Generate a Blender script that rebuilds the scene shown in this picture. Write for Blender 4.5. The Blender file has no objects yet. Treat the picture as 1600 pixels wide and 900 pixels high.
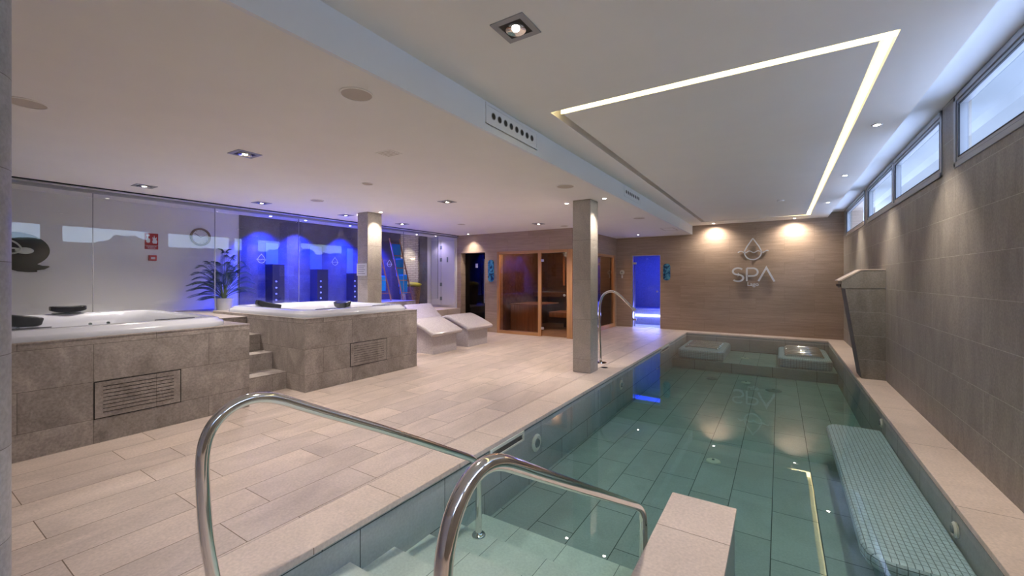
import bpy, bmesh, math, random
from mathutils import Vector, Matrix, noise
random.seed(7)
PI = math.pi
sc = bpy.context.scene
COL = sc.collection

# ------------------------------------------------------------------ camera
cam = bpy.data.objects.new('camera', bpy.data.cameras.new('camera'))
COL.objects.link(cam)
cam.location = (0, 0, 1.42)
cam.rotation_euler = (PI/2, 0, 0.5681)
cam.data.sensor_width = 36
cam.data.lens = 36*654.7/1600
cam.data.shift_y = -(450-435.1)/1600
cam.data.clip_start = 0.05
sc.camera = cam
sc.view_settings.view_transform = 'Standard'
sc.view_settings.look = 'None'
sc.view_settings.gamma = 1
sc.view_settings.use_curve_mapping = False
sc.view_settings.exposure = 1.55

# ------------------------------------------------------------------ sky (dusk, pale at the horizon)
W = bpy.data.worlds.new('world'); sc.world = W; W.use_nodes = True
nt = W.node_tree; nt.nodes.clear()
wo = nt.nodes.new('ShaderNodeOutputWorld'); bg = nt.nodes.new('ShaderNodeBackground')
tc = nt.nodes.new('ShaderNodeTexCoord'); sx = nt.nodes.new('ShaderNodeSeparateXYZ')
rp = nt.nodes.new('ShaderNodeValToRGB')
rp.color_ramp.elements[0].position = 0.09; rp.color_ramp.elements[0].color = (.26, .34, .44, 1)
rp.color_ramp.elements[1].position = 0.90; rp.color_ramp.elements[1].color = (.56, .68, 1.0, 1)
for p_, c_ in ((.14, (.050, .064, .092, 1)), (.40, (.036, .050, .080, 1)), (.52, (.52, .66, 1.0, 1))):
    q_ = rp.color_ramp.elements.new(p_); q_.color = c_
nt.links.new(tc.outputs['Generated'], sx.inputs[0]); nt.links.new(sx.outputs['Z'], rp.inputs[0])
nt.links.new(rp.outputs[0], bg.inputs[0]); bg.inputs[1].default_value = 4.0
nt.links.new(bg.outputs[0], wo.inputs[0])

# light strengths, tuned in one place
P_SQUARE = 56      # square recessed fixtures
P_SPOT = 24        # small round ceiling spots
P_BLUE = 290        # blue spots in the shower corridor
E_COVE = 2.1
WARM = (1.0, 0.87, 0.75)
NEUT = (1.0, 0.885, 0.79)

# ------------------------------------------------------------------ node helpers
def new_mat(name):
    m = bpy.data.materials.new(name); m.use_nodes = True
    m.node_tree.nodes.clear(); return m, m.node_tree
def N(t, kind, **kw):
    n = t.nodes.new(kind)
    for k, v in kw.items():
        if k.startswith('_'): setattr(n, k[1:], v)
        else: n.inputs[k.replace('__', ' ')].default_value = v
    return n
def M(t, op, a, b=None, c=None):
    n = t.nodes.new('ShaderNodeMath'); n.operation = op
    for i, v in enumerate((a, b, c)):
        if v is None: continue
        if isinstance(v, (int, float)): n.inputs[i].default_value = v
        else: t.links.new(v, n.inputs[i])
    return n.outputs[0]
def rgb(r, g, b):   # sRGB 0-255 -> linear
    f = lambda c: (c/255/12.92) if c/255 <= .04045 else ((c/255+.055)/1.055)**2.4
    return (f(r), f(g), f(b), 1)
def sc_col(c, k): return (c[0]*k, c[1]*k, c[2]*k, 1)

def plain(name, col, rough=.5, metal=0, spec=.5, noise_amt=0.0, noise_scale=8, coat=0, bump=0):
    m, t = new_mat(name)
    o = N(t, 'ShaderNodeOutputMaterial'); p = N(t, 'ShaderNodeBsdfPrincipled')
    p.inputs['Base Color'].default_value = col; p.inputs['Roughness'].default_value = rough
    p.inputs['Metallic'].default_value = metal; p.inputs['Specular IOR Level'].default_value = spec
    p.inputs['Coat Weight'].default_value = coat
    if noise_amt or bump:
        g = N(t, 'ShaderNodeTexCoord'); nz = N(t, 'ShaderNodeTexNoise', Scale=noise_scale, Detail=4)
        t.links.new(g.outputs['Object'], nz.inputs['Vector'])
        if noise_amt:
            r = N(t, 'ShaderNodeValToRGB')
            r.color_ramp.elements[0].position = .3; r.color_ramp.elements[0].color = sc_col(col, 1-noise_amt)
            r.color_ramp.elements[1].position = .7; r.color_ramp.elements[1].color = sc_col(col, 1+noise_amt)
            t.links.new(nz.outputs['Fac'], r.inputs[0]); t.links.new(r.outputs[0], p.inputs['Base Color'])
        if bump:
            b = N(t, 'ShaderNodeBump', Strength=bump, Distance=.01)
            t.links.new(nz.outputs['Fac'], b.inputs['Height']); t.links.new(b.outputs[0], p.inputs['Normal'])
    t.links.new(p.outputs[0], o.inputs[0]); return m

def emit(name, col, s):
    m, t = new_mat(name)
    o = N(t, 'ShaderNodeOutputMaterial'); e = N(t, 'ShaderNodeEmission', Strength=s)
    e.inputs[0].default_value = col; t.links.new(e.outputs[0], o.inputs[0]); return m

def tiled(name, col, var=.12, tile=(.75, .334), org=(0, 0), off=.5, freq=2, mortar=None, msize=.0025,
          rough=.45, vein=.18, vscale=2.2, stretch=(1, 1), spec=.4, bump=.25, grain=.1, hue=0.0):
    """stone / porcelain tiles laid in world space: runs along y on floors and side walls, along x on end walls"""
    m, t = new_mat(name)
    o = N(t, 'ShaderNodeOutputMaterial'); p = N(t, 'ShaderNodeBsdfPrincipled')
    g = N(t, 'ShaderNodeNewGeometry')
    sp = N(t, 'ShaderNodeSeparateXYZ'); sn = N(t, 'ShaderNodeSeparateXYZ')
    t.links.new(g.outputs['Position'], sp.inputs[0]); t.links.new(g.outputs['True Normal'], sn.inputs[0])
    isy = M(t, 'GREATER_THAN', M(t, 'ABSOLUTE', sn.outputs[1]), .7)
    isz = M(t, 'GREATER_THAN', M(t, 'ABSOLUTE', sn.outputs[2]), .7)
    def mixf(f, a, b):  # f? b : a
        return M(t, 'ADD', M(t, 'MULTIPLY', M(t, 'SUBTRACT', 1, f), a), M(t, 'MULTIPLY', f, b))
    al = M(t, 'ADD', mixf(isy, sp.outputs[1], sp.outputs[0]), 50*tile[0]-org[0])
    up = M(t, 'ADD', mixf(isz, sp.outputs[2], sp.outputs[0]), 60*tile[1]-org[1])
    cv = N(t, 'ShaderNodeCombineXYZ'); t.links.new(al, cv.inputs[0]); t.links.new(up, cv.inputs[1])
    br = N(t, 'ShaderNodeTexBrick', Scale=1.0); br.offset = off; br.offset_frequency = freq
    br.inputs['Brick Width'].default_value = tile[0]; br.inputs['Row Height'].default_value = tile[1]
    br.inputs['Mortar Size'].default_value = msize; br.inputs['Mortar Smooth'].default_value = .1
    br.inputs['Bias'].default_value = 0
    h = hue
    br.inputs['Color1'].default_value = (col[0]*(1-var), col[1]*(1-var+h*.3), col[2]*(1-var+h), 1)
    br.inputs['Color2'].default_value = (col[0]*(1+var), col[1]*(1+var-h*.3), col[2]*(1+var-h), 1)
    br.inputs['Mortar'].default_value = mortar or sc_col(col, .45)
    t.links.new(cv.outputs[0], br.inputs['Vector'])
    # veins, shifted per tile so that the pattern breaks at the joints
    sb = N(t, 'ShaderNodeSeparateColor'); t.links.new(br.outputs['Color'], sb.inputs[0])
    cv2 = N(t, 'ShaderNodeCombineXYZ')
    t.links.new(M(t, 'MULTIPLY', al, stretch[0]), cv2.inputs[0]); t.links.new(M(t, 'MULTIPLY', up, stretch[1]), cv2.inputs[1])
    t.links.new(M(t, 'MULTIPLY', sb.outputs[0], 90), cv2.inputs[2])
    nz = N(t, 'ShaderNodeTexNoise', Scale=vscale, Detail=8, Roughness=.62, Distortion=.8)
    t.links.new(cv2.outputs[0], nz.inputs['Vector'])
    mr = N(t, 'ShaderNodeMapRange'); mr.inputs['From Min'].default_value = .3; mr.inputs['From Max'].default_value = .7
    mr.inputs['To Min'].default_value = 1-vein; mr.inputs['To Max'].default_value = 1+vein
    t.links.new(nz.outputs['Fac'], mr.inputs[0])
    fg = N(t, 'ShaderNodeTexNoise', Scale=60, Detail=3); t.links.new(g.outputs['Position'], fg.inputs['Vector'])
    gr = N(t, 'ShaderNodeMapRange'); gr.inputs['From Min'].default_value = .3; gr.inputs['From Max'].default_value = .7
    gr.inputs['To Min'].default_value = 1-grain; gr.inputs['To Max'].default_value = 1+grain
    t.links.new(fg.outputs['Fac'], gr.inputs[0])
    k = M(t, 'MULTIPLY', mr.outputs[0], gr.outputs[0])
    vm = N(t, 'ShaderNodeVectorMath'); vm.operation = 'SCALE'
    t.links.new(br.outputs['Color'], vm.inputs[0]); t.links.new(k, vm.inputs['Scale'])
    t.links.new(vm.outputs[0], p.inputs['Base Color'])
    p.inputs['Roughness'].default_value = rough; p.inputs['Specular IOR Level'].default_value = spec
    bh = M(t, 'SUBTRACT', M(t, 'MULTIPLY', nz.outputs['Fac'], .25), br.outputs['Fac'])
    b = N(t, 'ShaderNodeBump', Strength=bump, Distance=.006)
    t.links.new(bh, b.inputs['Height']); t.links.new(b.outputs[0], p.inputs['Normal'])
    t.links.new(p.outputs[0], o.inputs[0]); return m

def wood(name, col, axis='z', rough=.45, scale=18, dark=.55):
    m, t = new_mat(name)
    o = N(t, 'ShaderNodeOutputMaterial'); p = N(t, 'ShaderNodeBsdfPrincipled', Roughness=rough)
    g = N(t, 'ShaderNodeNewGeometry'); mp = N(t, 'ShaderNodeMapping')
    mp.inputs['Scale'].default_value = {'z': (1, 1, .06), 'x': (.06, 1, 1), 'y': (1, .06, 1)}[axis]
    t.links.new(g.outputs['Position'], mp.inputs[0])
    nz = N(t, 'ShaderNodeTexNoise', Scale=scale, Detail=5, Distortion=.4); t.links.new(mp.outputs[0], nz.inputs['Vector'])
    r = N(t, 'ShaderNodeValToRGB')
    r.color_ramp.elements[0].position = .32; r.color_ramp.elements[0].color = sc_col(col, dark)
    r.color_ramp.elements[1].position = .68; r.color_ramp.elements[1].color = sc_col(col, 1.15)
    t.links.new(nz.outputs['Fac'], r.inputs[0]); t.links.new(r.outputs[0], p.inputs['Base Color'])
    t.links.new(p.outputs[0], o.inputs[0]); return m

def pane_mat(name, tint=(1, 1, 1, 1), ior=1.5, extra=0.0, rough=0.0):
    m, t = new_mat(name)
    o = N(t, 'ShaderNodeOutputMaterial'); mx = N(t, 'ShaderNodeMixShader')
    tr = N(t, 'ShaderNodeBsdfTransparent'); tr.inputs[0].default_value = tint
    gl = N(t, 'ShaderNodeBsdfGlossy', Roughness=rough); gl.inputs[0].default_value = (1, 1, 1, 1)
    fr = N(t, 'ShaderNodeFresnel', IOR=ior)
    g = N(t, 'ShaderNodeNewGeometry')
    f = M(t, 'ADD', fr.outputs[0], extra)
    f = M(t, 'MULTIPLY', f, M(t, 'SUBTRACT', 1, g.outputs['Backfacing']))
    t.links.new(f, mx.inputs[0]); t.links.new(tr.outputs[0], mx.inputs[1]); t.links.new(gl.outputs[0], mx.inputs[2])
    t.links.new(mx.outputs[0], o.inputs[0]); return m, t, o

# ------------------------------------------------------------------ materials
m_floor = tiled('beige_stone_floor', rgb(198, 183, 172), var=.06, tile=(.86, .3165), org=(.56, -2.735), off=.33, freq=2,
                mortar=rgb(110, 92, 74), rough=.42, vein=.17, vscale=2.0, stretch=(.7, 1.6), spec=.35, hue=.02)
m_coping = tiled('beige_coping_stone', rgb(208, 192, 178), var=.04, tile=(1.2, 3.0), org=(.7, -1.4), mortar=rgb(120, 100, 82),
                 rough=.45, vein=.08, vscale=2.5, spec=.3)
m_tubstone = tiled('grey_brown_stone_cladding', rgb(150, 142, 137), var=.08, tile=(.86, .3225), org=(.24, .21), off=.5,
                   mortar=rgb(88, 80, 76), msize=.0016, rough=.5, vein=.30, vscale=2.8, stretch=(1.4, 1.0), grain=.18)
m_rightwall = tiled('olive_grey_wall_tiles', rgb(142, 136, 127), var=.045, tile=(1.2, .334), org=(.2, .273), off=.5,
                    mortar=rgb(176, 170, 160), msize=.0022, rough=.55, vein=.18, vscale=2.4, stretch=(2.4, .7), grain=.14)
m_farwall = tiled('brown_streaked_wall_panels', rgb(170, 149, 131), var=.05, tile=(1.2, .30), org=(.1, .02), off=.5,
                  mortar=rgb(112, 92, 76), msize=.001, rough=.55, vein=.16, vscale=3.0, stretch=(.5, 9), grain=.06)
m_pillar = tiled('greige_pillar_stone', rgb(176, 168, 158), var=.07, tile=(3.0, .60), org=(.3, .20), off=.0,
                 mortar=rgb(118, 108, 98), msize=.0016, rough=.5, vein=.16, vscale=2.6, stretch=(1.4, 1), grain=.14)
m_pooltile = tiled('grey_pool_tiles', rgb(164, 170, 168), var=.06, tile=(.74, .3325), org=(.12, -2.05), off=.33, freq=2,
                   mortar=rgb(42, 54, 54), msize=.0035, rough=.5, vein=.12, vscale=2.2, grain=.08)
m_poolstep = tiled('pale_pool_step_tiles', rgb(212, 214, 206), var=.03, tile=(3, .40), org=(0, -1.72), off=0,
                   mortar=rgb(90, 100, 96), msize=.002, rough=.55, vein=.08, vscale=3, grain=.08)
m_mosaic = tiled('pale_blue_mosaic', rgb(176, 196, 204), var=.05, tile=(.048, .034), org=(0, .93), off=0, mortar=rgb(100, 116, 122),
                 msize=.0026, rough=.35, vein=.05, bump=.1)
m_lounger = tiled('lavender_mosaic', rgb(196, 190, 192), var=.05, tile=(.022, .022), off=0, mortar=rgb(168, 162, 166), msize=.0016,
                  rough=.22, vein=.04, bump=.1, spec=.5)
m_niche = tiled('white_brick_tiles', rgb(214, 206, 196), var=.04, tile=(.20, .05), off=.5, mortar=rgb(120, 112, 104), msize=.004, rough=.4)
m_bluetile = tiled('grey_stone_of_blue_wall', rgb(92, 90, 94), var=.08, tile=(.6, .30), off=.5, mortar=rgb(90, 90, 92), msize=.002,
                   rough=.45, vein=.25, vscale=3, grain=.2)
m_steam = tiled('steam_room_mosaic', rgb(178, 180, 190), var=.04, tile=(.03, .03), off=0, mortar=rgb(180, 182, 188), msize=.002, rough=.4)
m_ceil = plain('warm_white_ceiling_plaster', rgb(240, 237, 233), .85, noise_amt=.012, noise_scale=3)
m_white = plain('white_wall_plaster', rgb(226, 224, 226), .7)
m_soffit = plain('white_paint', rgb(232, 234, 238), .7)
m_acryl = plain('white_acrylic', rgb(190, 193, 202), .16, spec=.5, coat=.2)
m_chrome = plain('polished_steel', (.78, .76, .73, 1), .09, 1)
m_brushed = plain('brushed_aluminium', (.62, .62, .63, 1), .28, 1)
m_sign = plain('satin_metal_letters', rgb(222, 224, 230), .35, .15)
m_black = plain('matt_black', rgb(14, 14, 15), .5)
m_pillow = plain('dark_grey_vinyl', rgb(38, 40, 44), .22, bump=.1, noise_scale=90)
m_frame = plain('grey_window_frame', rgb(150, 152, 156), .4, .2)
m_rubber = plain('black_gasket', rgb(28, 30, 34), .6)
m_red = plain('signal_red', rgb(176, 30, 34), .4)
m_paper = plain('white_paper', rgb(226, 226, 230), .7)
m_ink = plain('grey_ink', rgb(120, 120, 128), .7)
m_towelb = plain('turquoise_towel', rgb(20, 140, 215), .9, bump=.6, noise_scale=150)
m_towely = plain('yellow_towel', rgb(200, 190, 60), .9, bump=.6, noise_scale=150)
m_towelw = plain('white_towel', rgb(225, 220, 212), .9, bump=.6, noise_scale=150)
m_whitedoor = plain('white_lacquer', rgb(206, 206, 212), .4)
m_leaf = plain('dark_palm_green', rgb(38, 70, 40), .45, noise_amt=.25, noise_scale=6)
m_stem = plain('palm_stalk', rgb(96, 112, 60), .6)
m_soil = plain('potting_soil', rgb(40, 30, 24), .9)
m_pot = plain('white_ceramic', rgb(214, 212, 214), .3)
m_whitepl = plain('off_white_plastic', rgb(214, 214, 200), .45)
m_greypl = plain('grey_plastic', rgb(120, 132, 132), .5)
m_wframe = wood('light_oak', rgb(196, 146, 98), 'z', .4, 16, .75)
m_wframe_x = wood('light_oak_rail', rgb(196, 146, 98), 'x', .4, 16, .75)
m_wframe_y = wood('light_oak_side_rail', rgb(196, 146, 98), 'y', .4, 16, .75)
m_wdark = wood('sauna_panelling', rgb(104, 78, 58), 'x', .5, 14, .6)
m_wslat = wood('sauna_slats', rgb(164, 122, 84), 'z', .5, 14, .7)
m_lad = wood('reddish_ladder_wood', rgb(160, 112, 84), 'z', .5, 14, .7)
m_wick = tiled('brown_wicker', rgb(150, 122, 86), var=.25, tile=(.03, .012), off=.5, mortar=rgb(70, 50, 34), msize=.0015, rough=.7, bump=.6)
m_sculpt = plain('dark_bark_disc', rgb(40, 38, 26), .5, noise_amt=.3, noise_scale=14)
m_glass, _, _ = pane_mat('clear_glass', (.96, .975, .97, 1), 1.5, .02)
m_wglass, _, _ = pane_mat('window_glass', (.97, .985, 1, 1), 1.5, .0)
m_sglass, _, _ = pane_mat('bronze_sauna_glass', (.80, .68, .58, 1), 1.45, .0)
m_dglass, _, _ = pane_mat('smoked_glass', (.22, .20, .19, 1), 1.45, .0)
m_bglass, _, _ = pane_mat('steam_room_glass', (.72, .74, .86, 1), 1.5, .0)
m_decal = plain('etched_white_film', rgb(200, 205, 225), .6)
m_led = emit('led_strip_warm', (1.0, .81, .36, 1), E_COVE)
m_ledwarm = emit('led_strip_amber', (1.0, .83, .42, 1), 5.0)
m_lamp = emit('lamp_disc', (1.0, .93, .85, 1), 14)
m_lampb = emit('lamp_disc_blue', (.70, .78, 1.0, 1), 14)
m_ledblue = emit('led_strip_icy', (.62, .72, 1.0, 1), 5.5)
m_spk = plain('speaker_mesh', rgb(196, 186, 176), .8)
m_grass = plain('lawn', rgb(70, 92, 50), .9, noise_amt=.3)
m_bush = plain('hedge_green', rgb(34, 48, 26), .9, noise_amt=.4, noise_scale=3)
m_terr = plain('pale_terrace_paving', rgb(205, 208, 212), .8)

# water: clear film with mirror reflection, and a body that absorbs red
def water_mat(name, absorb, dens, ior=1.33):
    m, t, o = pane_mat(name, (1, 1, 1, 1), ior, 0.004)
    gl = [n for n in t.nodes if n.type == 'BSDF_GLOSSY'][0]
    g = N(t, 'ShaderNodeNewGeometry')
    nz = N(t, 'ShaderNodeTexNoise', Scale=1.6, Detail=2); t.links.new(g.outputs['Position'], nz.inputs['Vector'])
    b = N(t, 'ShaderNodeBump', Strength=.05, Distance=.02); t.links.new(nz.outputs['Fac'], b.inputs['Height'])
    t.links.new(b.outputs[0], gl.inputs['Normal'])
    va = N(t, 'ShaderNodeVolumeAbsorption', Density=dens); va.inputs['Color'].default_value = absorb
    t.links.new(va.outputs[0], o.inputs['Volume'])
    return m
m_water = water_mat('pool_water', (.15, .61, .53, 1), .62)
m_tubwater = water_mat('whirlpool_water', (.4, .8, .8, 1), .3)

# ------------------------------------------------------------------ geometry helpers
class MB:
    def __init__(s): s.v = []; s.f = []
    def add(s, vs, fs):
        b = len(s.v); s.v += [tuple(p) for p in vs]; s.f += [tuple(b+i for i in f) for f in fs]; return s
    def box(s, x0, x1, y0, y1, z0, z1):
        x0, x1 = min(x0, x1), max(x0, x1); y0, y1 = min(y0, y1), max(y0, y1); z0, z1 = min(z0, z1), max(z0, z1)
        return s.add([(x0,y0,z0),(x1,y0,z0),(x1,y1,z0),(x0,y1,z0),(x0,y0,z1),(x1,y0,z1),(x1,y1,z1),(x0,y1,z1)],
              [(0,3,2,1),(4,5,6,7),(0,1,5,4),(1,2,6,5),(2,3,7,6),(3,0,4,7)])
    def prism(s, pts, axis, a, b):
        """closed 2-D outline extruded along axis ('x': pts are (y,z); 'y': (x,z); 'z': (x,y))"""
        def P(p, q):
            return {'x': (q, p[0], p[1]), 'y': (p[0], q, p[1]), 'z': (p[0], p[1], q)}[axis]
        n = len(pts); vs = [P(p, a) for p in pts]+[P(p, b) for p in pts]
        fs = [tuple(range(n)), tuple(range(2*n-1, n-1, -1))]+[(i, i+n, (i+1) % n+n, (i+1) % n) for i in range(n)]
        return s.add(vs, fs)
    def ring(s, outer, inner, axis, a, b):
        """flat frame between two outlines of equal point count"""
        def P(p, q):
            return {'x': (q, p[0], p[1]), 'y': (p[0], q, p[1]), 'z': (p[0], p[1], q)}[axis]
        n = len(outer)
        vs = [P(p, a) for p in outer]+[P(p, a) for p in inner]+[P(p, b) for p in outer]+[P(p, b) for p in inner]
        fs = []
        for i in range(n):
            j = (i+1) % n
            fs += [(i, j, n+j, n+i), (2*n+i, 3*n+i, 3*n+j, 2*n+j), (i, 2*n+i, 2*n+j, j), (n+i, n+j, 3*n+j, 3*n+i)]
        return s.add(vs, fs)
    def tube(s, pts, r, seg=14, cap=True, closed=False):
        pts = [Vector(p) for p in pts]; n = len(pts); rs = r if isinstance(r, (list, tuple)) else [r]*n
        vs = []; up = None
        for i, p in enumerate(pts):
            if closed: d = pts[(i+1) % n]-pts[i-1]
            else: d = (pts[min(i+1, n-1)]-pts[max(i-1, 0)])
            d.normalize()
            if up is None:
                up = Vector((0, 0, 1)) if abs(d.z) < .9 else Vector((1, 0, 0))
            side = d.cross(up).normalized(); up = side.cross(d).normalized()
            for k in range(seg):
                a = 2*PI*k/seg; vs.append(p+side*math.cos(a)*rs[i]+up*math.sin(a)*rs[i])
        fs = []
        for i in range(n if closed else n-1):
            for k in range(seg):
                a = i*seg+k; b = i*seg+(k+1) % seg; c = ((i+1) % n)*seg+(k+1) % seg; d_ = ((i+1) % n)*seg+k
                fs.append((a, b, c, d_))
        if cap and not closed:
            fs.append(tuple(range(seg-1, -1, -1))); fs.append(tuple((n-1)*seg+k for k in range(seg)))
        return s.add(vs, fs)
    def lathe(s, prof, c, axis='z', seg=28):
        """prof: (radius, height) list along axis from centre c"""
        vs = []; n = len(prof)
        for k in range(seg):
            a = 2*PI*k/seg; ca, sa = math.cos(a), math.sin(a)
            for r, h in prof:
                vs.append({'z': (c[0]+r*ca, c[1]+r*sa, c[2]+h), 'x': (c[0]+h, c[1]+r*ca, c[2]+r*sa),
                           'y': (c[0]+r*ca, c[1]+h, c[2]+r*sa)}[axis])
        fs = []
        for k in range(seg):
            for i in range(n-1):
                a = k*n+i; b = ((k+1) % seg)*n+i; fs.append((a, b, b+1, a+1))
        return s.add(vs, fs)
    def build(s, name, mat, parent=None, bevel=0, bseg=2, smooth=False, sub=0):
        off = Vector(parent_world(parent)) if parent is not None else Vector((0, 0, 0))
        me = bpy.data.meshes.new(name)
        me.from_pydata([tuple(Vector(v)-off) for v in s.v], [], s.f); me.update()
        bm = bmesh.new(); bm.from_mesh(me)
        bmesh.ops.remove_doubles(bm, verts=bm.verts, dist=1e-6)
        bmesh.ops.recalc_face_normals(bm, faces=bm.faces); bm.to_mesh(me); bm.free()
        me.materials.append(mat)
        o = bpy.data.objects.new(name, me); COL.objects.link(o)
        if parent is not None: o.parent = parent
        if bevel:
            b = o.modifiers.new('bevel', 'BEVEL'); b.width = bevel; b.segments = bseg; b.limit_method = 'ANGLE'; b.angle_limit = .6
        if sub:
            q = o.modifiers.new('subd', 'SUBSURF'); q.levels = sub; q.render_levels = sub
        if smooth:
            for p in me.polygons: p.use_smooth = True
        return o
def parent_world(o):
    v = Vector((0, 0, 0))
    while o is not None: v += o.location; o = o.parent
    return v
def auto_smooth(o, ang=.7):
    me = o.data
    for p in me.polygons: p.use_smooth = True
    bm = bmesh.new(); bm.from_mesh(me)
    for e in bm.edges:
        if len(e.link_faces) == 2 and e.calc_face_angle(0) > ang: e.smooth = False
    bm.to_mesh(me); bm.free()
    return o
def thing(name, label, cat, loc, group=None):
    o = bpy.data.objects.new(name, None); COL.objects.link(o); o.location = loc; o.empty_display_size = .1
    o['label'] = label; o['category'] = cat
    if group: o['group'] = group
    return o
def tag(o, label, cat, group=None):
    o['label'] = label; o['category'] = cat
    if group: o['group'] = group
    return o
def struct(o): o['kind'] = 'structure'; return o
def copy_tree(root, loc, label=None):
    c = root.copy(); COL.objects.link(c); c.location = loc
    if label: c['label'] = label
    def kids(src, dst):
        for ch in src.children:
            d = ch.copy(); COL.objects.link(d); d.parent = dst
            kids(ch, d)
    kids(root, c); return c
def holes(mb, plane, pos, thick, a0, a1, b0, b1, hs):
    """wall panel with rectangular openings. plane 'y': a=x; plane 'x': a=y; plane 'z': a=x,b=y"""
    A = sorted({a0, a1, *[q for h in hs for q in h[:2] if a0 < q < a1]})
    B = sorted({b0, b1, *[q for h in hs for q in h[2:] if b0 < q < b1]})
    for i in range(len(A)-1):
        for j in range(len(B)-1):
            ca, cb = (A[i]+A[i+1])/2, (B[j]+B[j+1])/2
            if any(h[0] < ca < h[1] and h[2] < cb < h[3] for h in hs): continue
            if plane == 'y': mb.box(A[i], A[i+1], pos, pos+thick, B[j], B[j+1])
            elif plane == 'x': mb.box(pos, pos+thick, A[i], A[i+1], B[j], B[j+1])
            else: mb.box(A[i], A[i+1], B[j], B[j+1], pos, pos+thick)
    return mb
def lamp(name, kind, loc, power, col, parent=None, **kw):
    L = bpy.data.lights.new(name, kind); L.energy = power; L.color = col
    tgt = kw.pop('aim', None)
    for k, v in kw.items(): setattr(L, k, v)
    o = bpy.data.objects.new(name, L); COL.objects.link(o)
    o.location = Vector(loc)-(parent_world(parent) if parent else Vector((0, 0, 0)))
    if parent: o.parent = parent
    if tgt is not None:
        d = Vector(tgt)-Vector(loc); o.rotation_euler = d.to_track_quat('-Z', 'Y').to_euler()
    return o
def text_mesh(txt, size, depth, bold=0):
    cu = bpy.data.curves.new('lettering', 'FONT'); cu.body = txt; cu.size = size; cu.extrude = depth; cu.offset = bold
    cu.align_x = 'CENTER'; cu.align_y = 'CENTER'
    o = bpy.data.objects.new('lettering', cu); COL.objects.link(o)
    me = bpy.data.meshes.new_from_object(o.evaluated_get(bpy.context.evaluated_depsgraph_get()))
    bpy.data.objects.remove(o); return me
def place_text(name, txt, size, depth, mat, parent, loc, facing, bold=0):
    me = text_mesh(txt, size, depth, bold); me.materials.clear(); me.materials.append(mat)
    o = bpy.data.objects.new(name, me); COL.objects.link(o); o.parent = parent
    R = {'-y': Matrix.Rotation(PI/2, 3, 'X'), '+x': Matrix.Rotation(PI/2, 3, 'Z') @ Matrix.Rotation(PI/2, 3, 'X')}[facing]
    off = Vector(loc)-parent_world(parent)
    for v in me.vertices: v.co = R @ v.co + off
    return o

# ================================================================== SETTING
ZL, ZH, ZR = 2.61, 2.85, 2.96
XP0, XP1, YP0, YP1 = -2.07, .93, .90, 11.83     # pool opening
YF = 12.23; XR = 1.245; XG = -7.63; XB = -8.55; YS = 9.05; YB = -3.0; XS = -4.10
# deck
b = MB()
holes(b, 'z', -.30, .30, -8.55, 1.6, YB, 12.6, [(XP0-.33, XP1+.4, YP0-.5, YP1+.45)])
struct(b.build('floor', m_floor))
b = MB()
holes(b, 'z', -.04, .04, XP0-.33, XP1+.4, YP0-.5, YP1+.45, [(XP0, XP1, YP0, YP1)])
struct(b.build('pool_coping', m_coping, bevel=.004))
# pool basin walls + floor (treads below)
b = MB(); zf = -.615
b.box(XP0-.35, XP0-.012, YP0-.4, YP1+.4, -.9, -.04); b.box(XP1+.012, XP1+.35, YP0-.4, YP1+.4, -.9, -.04)
b.box(XP0-.012, XP1+.012, YP1+.012, YP1+.35, -.9, -.04); b.box(XP0-.012, XP1+.012, YP0-.35, YP0-.012, -.9, -.04)
b.box(XP0-.35, XP1+.35, YP0-.4, YP1+.4, -.9, zf)
struct(b.build('pool_basin', m_pooltile))
b = MB()
ys = [YP0-.012, 1.21, 1.53, 1.86, 2.18, 2.50, 2.81]; zs = [-.13, -.21, -.30, -.385, -.465, -.538]
pts = [(ys[0], zf)]
for i, z in enumerate(zs): pts += [(ys[i], z), (ys[i+1], z)]
pts += [(ys[-1], zf)]
b.prism([(p[0], p[1]) for p in pts], 'x', XP0-.012, -.60)
struct(b.build('pool_steps', m_poolstep))
b = MB(); b.box(XP0-.012, XP1+.012, 10.12, YP1+.012, zf, -.40)
struct(b.build('pool_far_ledge', m_pooltile, bevel=.01))
# divider wall between steps and pool
b = MB(); b.box(-.585, -.232, YP0-.012, 2.91, zf, -.022); struct(b.build('pool_divider_wall', m_pooltile))
b = MB(); b.box(-.60, -.222, YP0-.012, 2.925, -.022, .0)
t_ = struct(b.build('pool_divider_coping', m_coping, bevel=.003))
# water body: closed box set slightly into the walls
b = MB(); b.box(XP0-.03, XP1+.03, YP0-.03, YP1+.03, -.75, -.048)
wat = struct(b.build('pool_water', m_water))

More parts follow.
